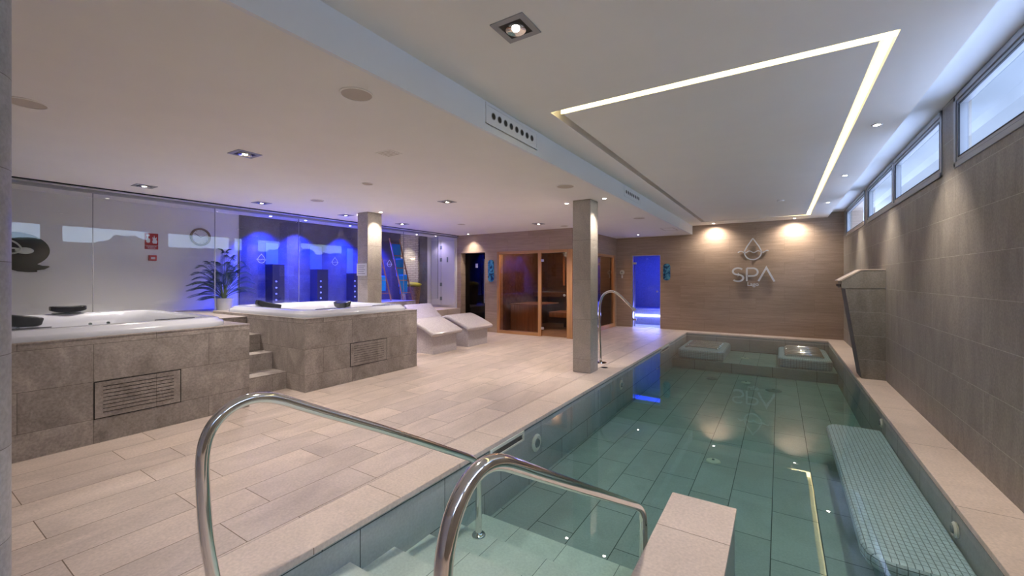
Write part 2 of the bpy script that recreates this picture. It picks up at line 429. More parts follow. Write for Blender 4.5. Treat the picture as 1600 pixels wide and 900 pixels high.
# right wall, with strip windows above
b = MB(); b.box(XR, XR+.10, YB, 12.6, -.3, 2.345)
win = [('window_1', 9.38, 11.80), ('window_2', 5.30, 9.13), ('window_3', 2.95, 4.985), ('window_4', .20, 2.72), ('window_5', -2.4, -.05)]
edges = [12.6]
for n_, y0, y1 in win: edges += [y1, y0]
edges.append(YB)
for i in range(0, len(edges), 2): b.box(XR, XR+.10, edges[i+1], edges[i], 2.345, 3.2)
b.box(XR+.02, XR+.10, YB, 12.6, 2.945, 3.2)
struct(b.build('wall_right', m_rightwall))
for n_, y0, y1 in win:
    r = bpy.data.objects.new(n_, None); COL.objects.link(r); r.location = (XR+.03, y0, 2.345); struct(r)
    z0, z1 = 2.345, 2.945
    splits = [y0, y1] if n_ != 'window_2' else [y0, 7.235, y1]
    f = MB(); x0, x1 = XR-.008, XR+.07
    f.box(x0, x1, y0, y1, z0, z0+.045); f.box(x0, x1, y0, y1, z1-.045, z1)
    for q in splits:
        a, c = (q, q+.045) if q == y0 else ((q-.045, q) if q == y1 else (q-.04, q+.04))
        f.box(x0, x1, a, c, z0, z1)
    f.build('window_frame', m_frame, r, bevel=.004)
    for i in range(len(splits)-1):
        a, c = splits[i]+.052, splits[i+1]-.052
        s_ = MB(); A = [(a, z0+.05), (c, z0+.05), (c, z1-.05), (a, z1-.05)]
        w_ = .032; B_ = [(a+w_, z0+.05+w_), (c-w_, z0+.05+w_), (c-w_, z1-.05-w_), (a+w_, z1-.05-w_)]
        s_.ring(A, B_, 'x', XR+.0, XR+.06)
        so = s_.build('sash', m_frame, r, bevel=.003)
        g_ = MB(); g_.box(XR+.030, XR+.042, a+w_-.004, c-w_+.004, z0+.05+w_-.004, z1-.05-w_+.004); g_.build('pane', m_wglass, so)
        k_ = MB(); k_.ring([(a+.027, z0+.077), (c-.027, z0+.077), (c-.027, z1-.077), (a+.027, z1-.077)],
                           [(a+.036, z0+.086), (c-.036, z0+.086), (c-.036, z1-.086), (a+.036, z1-.086)], 'x', XR-.002, XR+.01)
        k_.build('gasket', m_rubber, so)

# far wall with steam-room doorway
b = MB(); holes(b, 'y', YF, .35, -7.9, XR+.35, -.3, 3.2, [(-3.645, -2.835, -.0, 2.085)])
struct(b.build('wall_far', m_farwall))
# sauna block walls
b = MB(); holes(b, 'y', YS, .26, -7.60, XS, 0, 3.0, [(-7.465, -6.63, 0, 2.12), (-6.235, XS, 0, 2.115)])
holes(b, 'x', XS-.12, .12, YS+.26, YF, 0, 3.0, [(YS, 12.07, 0, 2.095)])
struct(b.build('wall_sauna', m_farwall))
# wall behind the glass corridor: white plaster, stone, brick-tile niche, dark pier
b = MB(); b.box(XB-.2, XB, YB, 3.87, -.3, 3.0); struct(b.build('wall_left', m_white))
b = MB(); b.box(XB-.2, XB+.03, 3.87, 7.83, -.3, 3.0); struct(b.build('wall_left_stone', m_bluetile))
b = MB(); b.box(XB-.2, XB, 7.83, 8.51, -.3, 3.0); struct(b.build('wall_left_niche', m_niche))
b = MB(); b.box(XB-.2, XB+.06, 8.51, 8.80, -.3, 3.0); struct(b.build('wall_left_pier', m_bluetile))
b = MB(); b.box(XB-.2, -7.60, 9.02, 9.31, -.3, 3.0); b.box(XB-.2, XB, 8.80, 9.02, -.3, 3.0); struct(b.build('wall_corridor_end', m_white))
b = MB(); b.box(-8.75, 1.6, YB-.2, YB, -.3, 3.2); struct(b.build('wall_back', m_white))
b = MB(); b.box(-7.9, -7.7, 9.31, 12.6, -.3, 3.2); struct(b.build('wall_sauna_outer', m_white))
# raised corridor floor and landing
b = MB(); b.box(XB, -7.55, YB, 7.42, 0, .88); struct(b.build('floor_corridor', m_tubstone, bevel=.004))
b = MB(); b.box(XB, -7.45, 7.42, 9.02, 0, .60); struct(b.build('floor_landing', m_coping, bevel=.004))
b = MB(); b.box(-7.45, -7.15, 8.10, 9.05, .25, .43); b.box(-7.15, -6.85, 8.10, 9.05, 0, .21)
struct(b.build('landing_steps', m_tubstone, bevel=.004))
# ceilings
b = MB(); b.box(-8.55, -2.02, YB, 12.6, ZL, ZL+.2); struct(b.build('ceiling', m_ceil))
b = MB()   # downstand face between the two ceilings
holes(b, 'x', -2.02, .03, YB, YF, ZL, ZH, [(2.72, 3.575, 2.665, 2.84)]); struct(b.build('ceiling_downstand', m_soffit))
SX0, SX1, SY0, SY1 = -1.665, .587, 3.225, 11.56; SW = .078
b = MB(); holes(b, 'z', ZH, .11, -1.99, .95, YB, YF, [(SX0, SX1, SY0, SY0+.09), (SX0, SX1, SY1-.09, SY1), (SX0, SX0+SW, SY0, SY1), (SX1-SW, SX1, SY0, SY1)])
b.box(SX0-.02, SX1+.02, SY0-.02, SY1+.02, ZH+.11, ZH+.13)
struct(b.build('ceiling_high', m_ceil))
b = MB(); b.box(.93, XR+.02, YB, 12.6, ZR+.001, ZR+.2); struct(b.build('ceiling_window_recess', m_soffit))
b = MB(); b.box(-8.75, XR+.12, YB-.2, 12.6, 3.2, 3.4); struct(b.build('roof', m_soffit))
# header rail above the glass screen
b = MB(); b.box(-7.66, -7.55, YB, YS, 2.545, 2.575); struct(b.build('trim_glass_header', m_frame))
b = MB(); b.box(-7.54, -7.52, YB, YS, 2.596, 2.612); struct(b.build('trim_ceiling_groove', m_rubber))
# steam room behind the blue door
for n_, q_ in (('wall_steam_left', (-4.25, -4.05, YF+.35, 14.2, -.3, 2.6)), ('wall_steam_right', (-2.35, -2.15, YF+.35, 14.2, -.3, 2.6)), ('wall_steam_back', (-4.05, -2.35, 14.0, 14.2, -.3, 2.6)),
               ('ceiling_steam_room', (-4.05, -2.35, YF+.35, 14.0, 2.3, 2.6)), ('floor_steam_room', (-4.05, -2.35, YF, 14.0, -.3, -.005))):
    b = MB(); b.box(*q_); struct(b.build(n_, m_steam))
# room behind the smoked door
b = MB(); b.box(-7.6, -6.5, 10.2, 10.3, 0, 2.6); b.box(-6.55, -6.45, YS+.26, 10.3, 0, 2.6); b.box(-7.7, -7.6, YS+.26, 10.3, 0, 2.6)
struct(b.build('wall_side_room', m_bluetile))
# outside
b = MB(); b.box(XR+.10, 7, -12, 26, 2.0, 2.2); struct(b.build('terrace', m_terr))
b = MB(); b.box(7, 60, -40, 60, 1.9, 2.15); struct(b.build('lawn', m_grass))
def bush(x, y, r, h, lab):
    t = thing('tree', lab, 'tree', (x, y, 2.15), 'trees beyond the windows')
    k = MB(); k.tube([(x, y, 2.15), (x+.1, y, 2.15+h*.5)], [.12, .07], 8); k.build('trunk', m_lad, t)
    me = bmesh.new(); bmesh.ops.create_icosphere(me, subdivisions=4, radius=1)
    for v in me.verts:
        n_ = noise.noise(v.co*2.3+Vector((x, y, 0)))*.45+noise.noise(v.co*6+Vector((y, x, 0)))*.28
        v.co *= (1+n_); v.co = Vector((v.co.x*r, v.co.y*r, v.co.z*h*.5+h*.55))
    m_ = bpy.data.meshes.new('crown'); me.to_mesh(m_); me.free(); m_.materials.append(m_bush)
    o = bpy.data.objects.new('crown', m_); COL.objects.link(o); o.parent = t
for i, (x, y, r, h) in enumerate([(17, -6, 1.7, 1.45), (18, -1, 1.6, 1.7), (18.5, 4, 1.7, 1.35), (18, 9, 1.6, 1.6), (18.5, 14, 1.7, 1.3), (18, 19, 1.6, 1.7), (20, 24, 1.7, 1.5)]):
    bush(x, y, r, h, 'dark green bushy tree outside, mirrored in the glass screen over the whirlpools')

# ================================================================== PILLARS
def pillar(x0, x1, y0, y1, lab, z0=0):
    r = thing('pillar', lab, 'pillar', ((x0+x1)/2, (y0+y1)/2, z0))
    b = MB(); b.box(x0, x1, y0, y1, z0, ZL+.001); b.build('shaft', m_pillar, r, bevel=.006)
    return r
pA = pillar(-2.665, -2.375, 5.90, 6.20, 'square stone-clad pillar beside the pool and the shower pipe')
pB = pillar(-6.46, -6.18, 4.905, 5.22, 'square stone-clad pillar with a paper notice, behind the raised whirlpool')
# round column close to the camera
m_column = tiled('grey_column_tiles', rgb(158, 160, 164), var=.05, tile=(3.0, .322), org=(.3, .19), off=.0, mortar=rgb(112, 110, 108),
                 msize=.0016, rough=.4, vein=.16, vscale=4, grain=.14)
r = thing('column', 'round stone-tiled column cut off by the left edge of the view', 'pillar', (-2.337, .142, 0))
b = MB(); b.lathe([(.0, 0), (.16, 0), (.16, ZL), (0, ZL)], (-2.337, .142, 0), seg=64); auto_smooth(b.build('shaft', m_column, r))
# paper notice taped round the corner of pillar B
r = thing('notice', 'white paper notice taped around the pillar behind the raised whirlpool', 'notice', (-6.32, 4.90, 1.56))
z0, z1 = 1.47, 1.69
b = MB(); b.box(-6.467, -6.463, 4.895, 5.06, z0, z1); b.box(-6.467, -6.195, 4.897, 4.901, z0, z1); b.build('sheet', m_paper, r)
b = MB()
for k in range(5): b.box(-6.43, -6.24-.03*(k % 2), 4.8955, 4.8968, z1-.04-k*.035, z1-.048-k*.035)
b.build('lines_of_print', m_ink, r)

# ================================================================== GLASS SCREEN
ygl = [(-2.9, -.6), (-.6, 1.683), (1.683, 3.10), (3.10, 4.49), (4.49, 5.90), (5.90, 7.10), (7.10, 8.30)]
names = ['glass panel of the corridor screen behind the round column, left of the wall clock', 'glass panel of the screen behind the left whirlpool, in front of the dark wall disc',
         'glass panel in front of the red alarm sign and the clock', 'glass panel in front of the palm, its right part over blue light',
         'glass panel with an etched drop over the blue wall, behind the raised whirlpool', 'glass panel just right of the pillar with the paper notice',
         'glass panel at the far end of the screen, in front of the towel ladder']
names[0] = 'glass panel of the screen left of the round column, out of view but mirrored in the pool'
for i, (y0, y1) in enumerate(ygl):
    if i == 0: continue
    zb = .602 if y0 > 7.4 else .882
    r = thing('glass_panel', names[i], 'glass screen', (XG, (y0+y1)/2, zb))
    b = MB(); b.box(XG-.006, XG+.006, y0+.004, y1-.004, zb if y1 < 7.42 else .882, 2.545); b.build('pane', m_glass, r)
    b = MB(); b.box(XG-.007, XG+.007, y1-.004, y1+.004, .882, 2.545); b.build('edge_seal', m_frame, r)
    if i in (3, 4, 5):   # etched drop emblems
        yc = {3: 3.811, 4: 5.247, 5: 6.657}[i]; zc = 1.752
        d = MB(); R = .062
        pts = []
        for k in range(24):
            a = -PI/2+2*PI*k/24
            px_, pz_ = R*math.cos(a), R*math.sin(a)
            if pz_ > 0: px_ *= max(0, 1-(pz_/R)**1.6)**.8; pz_ *= 1.55
            pts.append((XG+.009, yc+px_, zc+pz_))
        d.tube(pts, .0032, 6, closed=True)
        wv = [(XG+.009, yc-.085+.17*k/20, zc-.002+.007*math.sin(k/20*4*PI)) for k in range(21)]
        d.tube(wv, .0028, 6); d.build('etched_drop', m_decal, r)

# ================================================================== WHIRLPOOLS
def rrect(cx, cy, hx, hy, c, n=5):
    """rectangle outline with rounded corners, CCW"""
    pts = []
    for qx, qy, a0 in ((1, 1, 0), (-1, 1, PI/2), (-1, -1, PI), (1, -1, 1.5*PI)):
        for k in range(n+1):
            a = a0+PI/2*k/n
            pts.append((cx+qx*(hx-c)+c*math.cos(a), cy+qy*(hy-c)+c*math.sin(a)))
    return pts
def whirlpool(name, lab, x0, x1, y0, y1, zt, rim, boxlab, ventrng, jets, pillows):
    # plinth with the vent panel
    p = thing('whirlpool', lab, 'whirlpool', ((x0+x1)/2, (y0+y1)/2, 0), 'whirlpools in stone-clad plinths')
    rx0, rx1, ry0, ry1 = rim
    b = MB(); holes(b, 'z', 0, zt, x0, x1, y0, y1, [(rx0+.12, rx1-.12, ry0+.12, ry1-.12)])
    b.box(rx0+.1, rx1-.1, ry0+.1, ry1-.1, 0, .10)
    b.build('cladding', m_tubstone, p)
    b = MB(); b.box(x0, x1+.004, y0-.004, y1+.004, zt, zt+.012)
    q = MB(); holes(q, 'z', zt, .012, x0, x1+.004, y0-(.004), y1+.004, [(rx0+.12, rx1-.12, ry0+.12, ry1-.12)])
    q.build('top_slab', m_tubstone, p)
    v0, v1 = ventrng
    b = MB(); A = [(v0, .205), (v1, .205), (v1, .53), (v0, .53)]
    b.box(x1, x1+.004, v0+.008, v1-.008, .213, .522)
    vp = b.build('vent_panel', m_tubstone, p)
    g = MB(); g.ring(A, [(v0+.009, .214), (v1-.009, .214), (v1-.009, .521), (v0+.009, .521)], 'x', x1, x1+.0025); g.build('panel_gap', m_black, p)
    s = MB()
    for k in range(8): s.box(x1+.003, x1+.0055, v0+.06, v1-.06, .255+k*.032, .259+k*.032)
    s.build('vent_slits', m_black, vp)
    # tub shell, lofted rings
    t = p
    cx, cy = (rx0+rx1)/2, (ry0+ry1)/2; hx, hy = (rx1-rx0)/2, (ry1-ry0)/2
    zz = zt+.012
    rings = [(hx-.14, hy-.14, .25, zz-.02), (hx, hy, .30, zz), (hx, hy, .30, zz+.035), (hx-.012, hy-.012, .30, zz+.05), (hx-.03, hy-.03, .29, zz+.055), (hx-.045, hy-.045, .28, zz+.075),
             (hx-.07, hy-.07, .27, zz+.086), (hx-.17, hy-.17, .24, zz+.088), (hx-.20, hy-.20, .24, zz+.075), (hx-.235, hy-.235, .24, zz-.02),
             (hx-.30, hy-.30, .24, zz-.28), (hx-.36, hy-.36, .2, zz-.33), (hx-.62, hy-.55, .15, zz-.35), (hx-.66, hy-.6, .12, zz-.40), (hx-.70, hy-.64, .1, zz-.74), (.02, .02, .01, zz-.75)]
    vs = []; fs = []; n = None
    for hx_, hy_, c, z in rings:
        ps = rrect(cx, cy, hx_, hy_, min(c, hx_-.001, hy_-.001), 5); n = len(ps); vs += [(a_, b_, z) for a_, b_ in ps]
    for i in range(len(rings)-1):
        for k in range(n): fs.append((i*n+k, i*n+(k+1) % n, (i+1)*n+(k+1) % n, (i+1)*n+k))
    fs.append(tuple(range((len(rings)-1)*n, len(rings)*n)))
    b = MB(); b.add(vs, fs); sh = b.build('shell', m_acryl, t, smooth=True); auto_smooth(sh, 1.0)
    w = MB(); w.box(cx-hx+.27, cx+hx-.27, cy-hy+.27, cy+hy-.27, zz-.20, zz-.17); w.build('tub_water', m_tubwater, t)
    for (x, y, z, ax) in jets:
        b = MB(); b.lathe([(0, -.004), (.016, -.004), (.016, .006), (.011, .008), (0, .004)], (x, y, z), ax, 14); b.build('jet', m_greypl, t)
    # moulded neck rests in the two far corners and grey handles
    for (x, y) in ((rx0+.34, ry1-.50), (rx0+.50, ry1-.32)):
        pass
    for pl in pillows:
        (x, y, z, L, D, H, rot) = pl
        po = bpy.data.objects.new('headrest', None)
        b = bmesh.new(); bmesh.ops.create_cube(b, size=1)
        bmesh.ops.subdivide_edges(b, edges=b.edges, cuts=3, use_grid_fill=True)
        for v in b.verts:
            u = v.co.x*2; k = v.co.z
            v.co.x *= L; v.co.y *= D*(1-.15*abs(u)); v.co.z *= H*(1-.25*u*u)
            v.co.z += .25*H*u*u
        me = bpy.data.meshes.new('headrest'); b.to_mesh(me); b.free(); me.materials.append(m_pillow)
        for q_ in me.polygons: q_.use_smooth = True
        o = bpy.data.objects.new('headrest', me); COL.objects.link(o); o.parent = t
        o.location = Vector((x, y, z))-t.location; o.rotation_euler = rot
        q_ = o.modifiers.new('s', 'SUBSURF'); q_.levels = 1; q_.render_levels = 2
        o['label'] = 'dark grey padded headrest'
    # grab recess rims on the front lip
    for yy in (ry0+.45, ry1-.45):
        b = MB(); b.prism([(rx1-.235+.03*math.cos(a), yy+.17*math.sin(a)) for a in [2*PI*k/20 for k in range(20)]], 'z', zz+.0865, zz+.092)
        b.build('grip_strip', m_pillow, t)
    # shallow control pad
    b = MB(); b.prism(rrect(rx0+.12, cy+.1, .045, .12, .03, 3), 'z', zz+.088, zz+.094); b.build('control_pad', m_greypl, t)
    return t
zt = .905
whirlpool('whirlpool_tub', 'white whirlpool in a stone-clad plinth at the left edge, nearer of the two', -7.55, -4.96, .0, 2.352, zt, (-7.27, -5.0, .28, 2.22),
          'grey stone-clad plinth of the nearer whirlpool, with a slotted vent panel, left of the steps', (1.098, 1.723),
          [(-6.99, 1.52, zt-.03, 'x'), (-6.99, 1.68, zt-.03, 'x'), (-6.99, .95, zt-.03, 'x'), (-6.2, 1.97, zt-.05, 'y'), (-6.05, 1.97, zt-.05, 'y')],
          [(-6.99, .87, zt+.065, .52, .15, .13, (0, .25, PI/2)), (-7.13, 1.36, zt+.145, .30, .15, .075, (0, 0, PI/2))])
whirlpool('whirlpool_tub', 'white whirlpool in a stone-clad plinth right of the steps, before the loungers', -7.45, -4.96, 2.998, 4.90, zt, (-7.25, -5.0, 3.03, 4.86),
          'grey stone-clad plinth of the farther whirlpool, right of the steps and in front of the loungers', (3.645, 4.285),
          [(-6.99, 3.7, zt-.03, 'x'), (-6.99, 3.9, zt-.03, 'x')],
          [(-7.03, 3.62, zt+.065, .38, .15, .11, (0, .25, PI/2)), (-6.5, 4.63, zt+.05, .36, .15, .11, (.3, 0, 0))])
# steps between the tubs
b = MB()
for x1_, z in ((-5.37, .22), (-5.71, .44), (-6.02, .66), (-6.39, .88)):
    b.box(-7.55, x1_, 2.354, 2.996, z-.22, z)
r = struct(b.build('whirlpool_steps', m_tubstone, bevel=.003))

# ================================================================== POOL HANDRAILS
c_, s_ = math.cos(.5681), math.sin(.5681)
def on_x(u, v, x):
    a = (u-800)/654.7; h = (435.1-v)/654.7; dx = -s_+a*c_; dy = c_+a*s_; t = x/dx
    return (x, dy*t, 1.42+h*t)
def smooth_path(pts, n=8):
    P = [Vector(p) for p in pts]
    for _ in range(3):
        Q = [P[0]]
        for i in range(len(P)-1):
            Q += [P[i].lerp(P[i+1], .25), P[i].lerp(P[i+1], .75)]
        P = Q+[P[-1]]
    return P
def even_path(pts, step=.02, it=14):
    P = [Vector(p) for p in pts]; out = [P[0]]; 
    for i in range(len(P)-1):
        n = max(1, int((P[i+1]-P[i]).length/step))
        for k in range(1, n+1): out.append(P[i].lerp(P[i+1], k/n))
    for _ in range(it):
        out = [out[0]]+[out[i-1]*.25+out[i]*.5+out[i+1]*.25 for i in range(1, len(out)-1)]+[out[-1]]
    return out
def rail(name_lab, x, pix, y1, zf0, zf1, yfoot):
    pts = [on_x(u, v, x) for u, v in pix]
    y0 = yfoot
    pts = [(x, y0, zf0), (x, y0+.002, zf0+.2)]+pts+[(x, y1+.004, pts[-1][2]-.05), (x, y1+.004, zf1+.1), (x, y1+.004, zf1)]
    r = thing('handrail', name_lab, 'handrail', (x, y0, 0), 'bent steel handrails over the pool steps')
    b = MB(); b.tube(even_path(pts), .0235, 20); auto_smooth(b.build('tube', m_chrome, r), 1.2)
    for (yy, zz_) in ((y0, zf0), (y1+.004, zf1)):
        b = MB(); b.lathe([(0, 0), (.052, 0), (.052, .006), (.045, .014), (.030, .018), (.0245, .030), (0, .030)], (x, yy, zz_)); auto_smooth(b.build('floor_flange', m_chrome, r), .9)
    return r
rail('bent steel handrail nearer the stone deck, left of its twin over the pool steps', -1.86,
     [(322, 840), (318, 780), (315, 720), (318.5, 685), (332, 656.5), (362, 631.5), (397, 617.5), (430, 620.5), (470, 634), (598.5, 671), (667, 693), (722, 711), (741, 717), (747.5, 727)], 2.455, 0, -.465, .757)
rail('bent steel handrail beside the low divider wall, right one over the pool steps', -.67,
     [(691, 870), (695, 843), (708, 793), (724, 754), (747, 728), (774, 717), (827, 735.5), (907, 762), (980, 785.5), (1000, 793), (1006.5, 806)], 2.47, 0, -.465, .745)

# swan-neck pool shower/spout beside the pillar
r = thing('swan_neck_spout', 'tall steel swan-neck water spout on the deck beside the pillar', 'water spout', (-2.53, 6.727, 0))
pp = [(-2.53, 6.727, 0), (-2.545, 6.727, .4), (-2.55, 6.727, .80), (-2.545, 6.727, 1.02), (-2.50, 6.727, 1.13), (-2.43, 6.727, 1.19), (-2.345, 6.727, 1.213), (-2.265, 6.727, 1.19), (-2.19, 6.727, 1.135), (-2.07, 6.727, 1.02), (-1.995, 6.727, .95)]
sp = smooth_path(pp, 6)
b = MB(); b.tube(sp, .0205, 16); auto_smooth(b.build('pipe', m_chrome, r), 1.2)
b = MB(); b.tube([(-2.005, 6.727, .96), (-1.955, 6.727, .905)], [.021, .032], 16); b.build('nozzle', m_brushed, r)
b = MB(); b.lathe([(0, 0), (.10, 0), (.10, .012), (.03, .018), (.026, .05), (0, .05)], (-2.53, 6.727, 0)); auto_smooth(b.build('floor_flange', m_chrome, r), .9)
for (x, y, lab) in ((-2.35, 6.42, 'small dark round drain in the deck by the swan-neck spout'), (-2.62, 11.0, 'small dark round drain in the deck before the far pool corner')):
    t = thing('floor_drain', lab, 'drain', (x, y, 0))
    b = MB(); b.lathe([(0, .002), (.05, .002), (.05, 0), (0, 0)], (x, y, 0.0005)); b.build('cover', m_black, t)
    b = MB(); b.lathe([(.05, 0), (.058, 0), (.058, .003), (.05, .003), (.05, 0)], (x, y, 0.0005)); b.build('ring', m_brushed, t)

# ================================================================== UNDERWATER FITTINGS
def wall_jet(x, y, z, sgn, lab, k=1.0):
    t = thing('pool_jet', lab, 'water jet', (x, y, z), None)
    b = MB(); b.lathe([(0, 0), (.060*k, 0), (.060*k, sgn*.012), (.046*k, sgn*.022), (.040*k, sgn*.016), (0, sgn*.016)], (x, y, z), 'x'); auto_smooth(b.build('ring', m_whitepl, t), .6)
    b = MB(); b.lathe([(0, sgn*.017), (.032*k, sgn*.017), (.026*k, sgn*.028), (0, sgn*.03)], (x, y, z), 'x'); b.build('nozzle', m_greypl, t)
wall_jet(XP0-.012, 3.713, -.245, 1, 'white round pool light in the left pool wall, the nearer one by the skimmer', 1.45)
wall_jet(XP0-.012, 6.404, -.235, 1, 'white round pool jet in the left pool wall below the pillar', 1.2)
wall_jet(XP1+.012, 5.99, -.15, -1, 'small round jet in the right pool wall at the far end of the bench', .8)
wall_jet(XP1+.012, 3.731, -.165, -1, 'small round jet in the right pool wall above the near end of the bench', .8)
def floor_disc(x, y, z, R, mt, lab):
    t = thing('pool_floor_inlet', lab, 'drain', (x, y, z))
    b = MB(); b.lathe([(0, 0), (R, 0), (R*.92, .012), (R*.5, .018), (0, .02)], (x, y, z)); auto_smooth(b.build('cap', mt, t), .9)
    b = MB(); b.lathe([(0, .0202), (R*.2, .0202), (R*.15, .03), (0, .03)], (x, y, z)); b.build('screw', m_greypl, t)
floor_disc(-.62, 5.13, zf, .075, m_whitepl, 'white round inlet on the pool floor, nearest of the floor fittings')
floor_disc(-.66, 10.9, -.40, .085, m_whitepl, 'white round inlet on the ledge between the two underwater loungers')
floor_disc(-.55, 9.35, zf, .085, m_whitepl, 'white round inlet on the pool floor just before the far ledge')
floor_disc(-.09, 8.95, zf, .13, m_greypl, 'dark round grate on the pool floor, rightmost before the ledge')
floor_disc(-1.15, 9.35, zf, .11, m_greypl, 'dark round grate on the pool floor, left of the white inlet near the ledge')
for (y0, y1, lab) in ((2.90, 3.46, 'long cream skimmer slot at the waterline of the left pool wall, nearer one'), (9.0, 9.75, 'long cream skimmer slot at the waterline of the left pool wall, far one')):
    t = thing('skimmer', lab, 'pool skimmer', (XP0-.012, (y0+y1)/2, -.10))
    b = MB(); b.ring([(y0, -.135), (y1, -.135), (y1, -.04), (y0, -.04)], [(y0+.03, -.118), (y1-.03, -.118), (y1-.03, -.068), (y0+.03, -.068)], 'x', XP0-.012, XP0+.004)
    b.build('frame', m_whitepl, t, bevel=.002)
    b = MB(); b.box(XP0-.012, XP0-.006, y0+.03, y1-.03, -.118, -.068); b.build('slot', m_black, t)
# underwater bench
t = thing('underwater_bench', 'long pale blue mosaic bench under the water along the right pool wall', 'bench', (.69, 4.6, zf))
pl = [(XP1+.012, 3.27), (XP1+.012, 6.02), (.56, 6.02), (.48, 5.98), (.44, 5.88)]
pl2 = [(.44, 5.88), (.44, 3.40), (.46, 3.32), (.51, 3.275), (.58, 3.255)]
pl = [(XP1+.012, 3.255), (XP1+.012, 6.02), (.55, 6.02), (.475, 5.98), (.445, 5.90), (.43, 3.42), (.45, 3.33), (.50, 3.275), (.58, 3.255)]
b = MB(); b.prism(pl, 'z', -.335, -.235); b.build('seat', m_mosaic, t, bevel=.035, bseg=4)
pb = [(x+.10 if x < .9 else x, y) for x, y in pl]
b = MB(); b.prism([(XP1+.012, 3.33), (XP1+.012, 5.9), (.60, 5.9), (.55, 5.8), (.55, 3.45), (.60, 3.33)], 'z', zf, -.335); b.build('base', m_mosaic, t, bevel=.01)
# underwater loungers with steel tubes at the far end
def water_lounger(x0, x1, lab, n=5, rr=.022):
    t = thing('underwater_lounger', lab, 'bench', ((x0+x1)/2, 10.9, -.40), None)
    b = MB(); b.prism(rrect((x0+x1)/2, 10.99, (x1-x0)/2, .83, .14, 5), 'z', -.40, -.19); b.build('body', m_mosaic, t, bevel=.05, bseg=4)
    for k in range(n):
        y = 10.45+k*.24
        b = MB(); b.tube([(x0+.14, y, -.19), (x0+.17, y, -.155), (x1-.17, y, -.155), (x1-.14, y, -.19)], rr, 12); auto_smooth(b.build('steel_tube', m_chrome, t), 1.2)
    b = MB(); b.tube([(x0+.18, 10.35, -.165), (x0+.18, 11.6, -.165)], .012, 8); b.tube([(x1-.18, 10.35, -.165), (x1-.18, 11.6, -.165)], .012, 8); b.build('tube_rail', m_chrome, t)
water_lounger(-1.99, -1.02, 'submerged mosaic lounger with steel tubes in the far left pool corner')
water_lounger(-.03, .88, 'submerged mosaic lounger with steel tubes in the far right pool corner', 6, .035)

# ================================================================== STONE WATERFALL ON RIGHT WALL
t = thing('waterfall_fountain', 'stone waterfall fountain with a sloping top and slanted front, against the right wall', 'fountain', (1.1, 7.9, 0))
y0, y1 = 7.69, 8.14
b = MB(); b.prism([(XR-.001, 0), (XR-.001, 1.275), (.80, 1.275), (.985, 0)], 'y', y0, y1); b.build('body', m_rightwall, t)
b = MB(); b.prism([(XR-.001, 1.277), (XR-.001, 1.535), (.985, 1.535), (.757, 1.385), (.757, 1.277)], 'y', y0-.003, y1+.003); b.build('spout_block', m_rightwall, t, bevel=.003)
b = MB(); b.prism([(XR-.001, 1.537), (XR-.001, 1.552), (.98, 1.552), (.735, 1.395), (.735, 1.381), (.757, 1.385), (.985, 1.537)], 'y', y0-.006, y1+.12); b.build('top_slab', m_coping, t)
b = MB(); b.box(.745, .757, y0+.05, y1+.08, 1.30, 1.335); b.build('water_slot', m_black, t)
b = MB(); b.prism([(.797, 1.272), (.80, 1.272), (.985, 0), (.982, 0)], 'y', y0+.004, y1-.004); b.build('slanted_front', plain('dark_slate', rgb(92, 90, 92), .55, noise_amt=.1), t)

# ================================================================== HEATED LOUNGERS
def lounger(y0, lab):
    t = thing('heated_lounger', lab, 'lounger', (-6.3, y0+.42, 0), 'mosaic loungers between the whirlpool and the sauna')
    top = [(-5.33, .395), (-5.36, .43), (-5.60, .53), (-5.85, .622), (-5.96, .645), (-6.06, .625), (-6.22, .53), (-6.42, .435), (-6.58, .42), (-6.74, .46), (-6.90, .57), (-7.08, .72), (-7.20, .82)]
    P = [Vector((x, 0, z)) for x, z in top]
    S = smooth_path(P, 4); th = .085
    up = []; lo = []
    for i, p in enumerate(S):
        d = (S[min(i+1, len(S)-1)]-S[max(i-1, 0)]).normalized(); n_ = Vector((d.z, 0, -d.x))
        if n_.z < 0: n_ = -n_
        up.append((p.x, p.z)); q = p-n_*th; lo.append((q.x, q.z))
    vs = []; fs = []; n = 0
    NS = len(S)
    stations = [(0, .25), (0, .7)]+[(i, 1.0) for i in range(1, NS-1)]+[(NS-1, .7), (NS-1, .25)]
    for q, (i, k) in enumerate(stations):
        p = S[i]; d = (S[min(i+1, NS-1)]-S[max(i-1, 0)]).normalized(); n_ = Vector((d.z, 0, -d.x))
        if n_.z < 0: n_ = -n_
        push = 0
        if q == 0: push = -.018
        if q == len(stations)-1: push = .018
        c = p+d*push-n_*th/2
        hw, ht = .425-(1-k)*.03, th/2*(.45+.55*k)
        loop = rrect(0, 0, hw, ht, min(.034, ht*.98), 4); n = len(loop)
        for a_, b_ in loop: vs.append((c.x+n_.x*b_, y0+.425+a_, c.z+n_.z*b_))
    for q in range(len(stations)-1):
        for k in range(n): fs.append((q*n+k, q*n+(k+1) % n, (q+1)*n+(k+1) % n, (q+1)*n+k))
    fs.append(tuple(range(n))); fs.append(tuple(range((len(stations)-1)*n, len(stations)*n)))
    b = MB(); b.add(vs, fs); auto_smooth(b.build('mattress_slab', m_lounger, t), 1.1)
    base = [(-5.43, 0)]+[(min(x, -5.43), z+.01) for x, z in lo if x < -5.40 and x > -7.06]+[(-7.05, 0)]
    b = MB(); b.prism(base, 'y', y0+.09, y0+.76); b.build('base', m_lounger, t)
lounger(5.685, 'white mosaic heated lounger nearest the raised whirlpool')
lounger(6.735, 'white mosaic heated lounger nearest the sauna, its backrest showing')

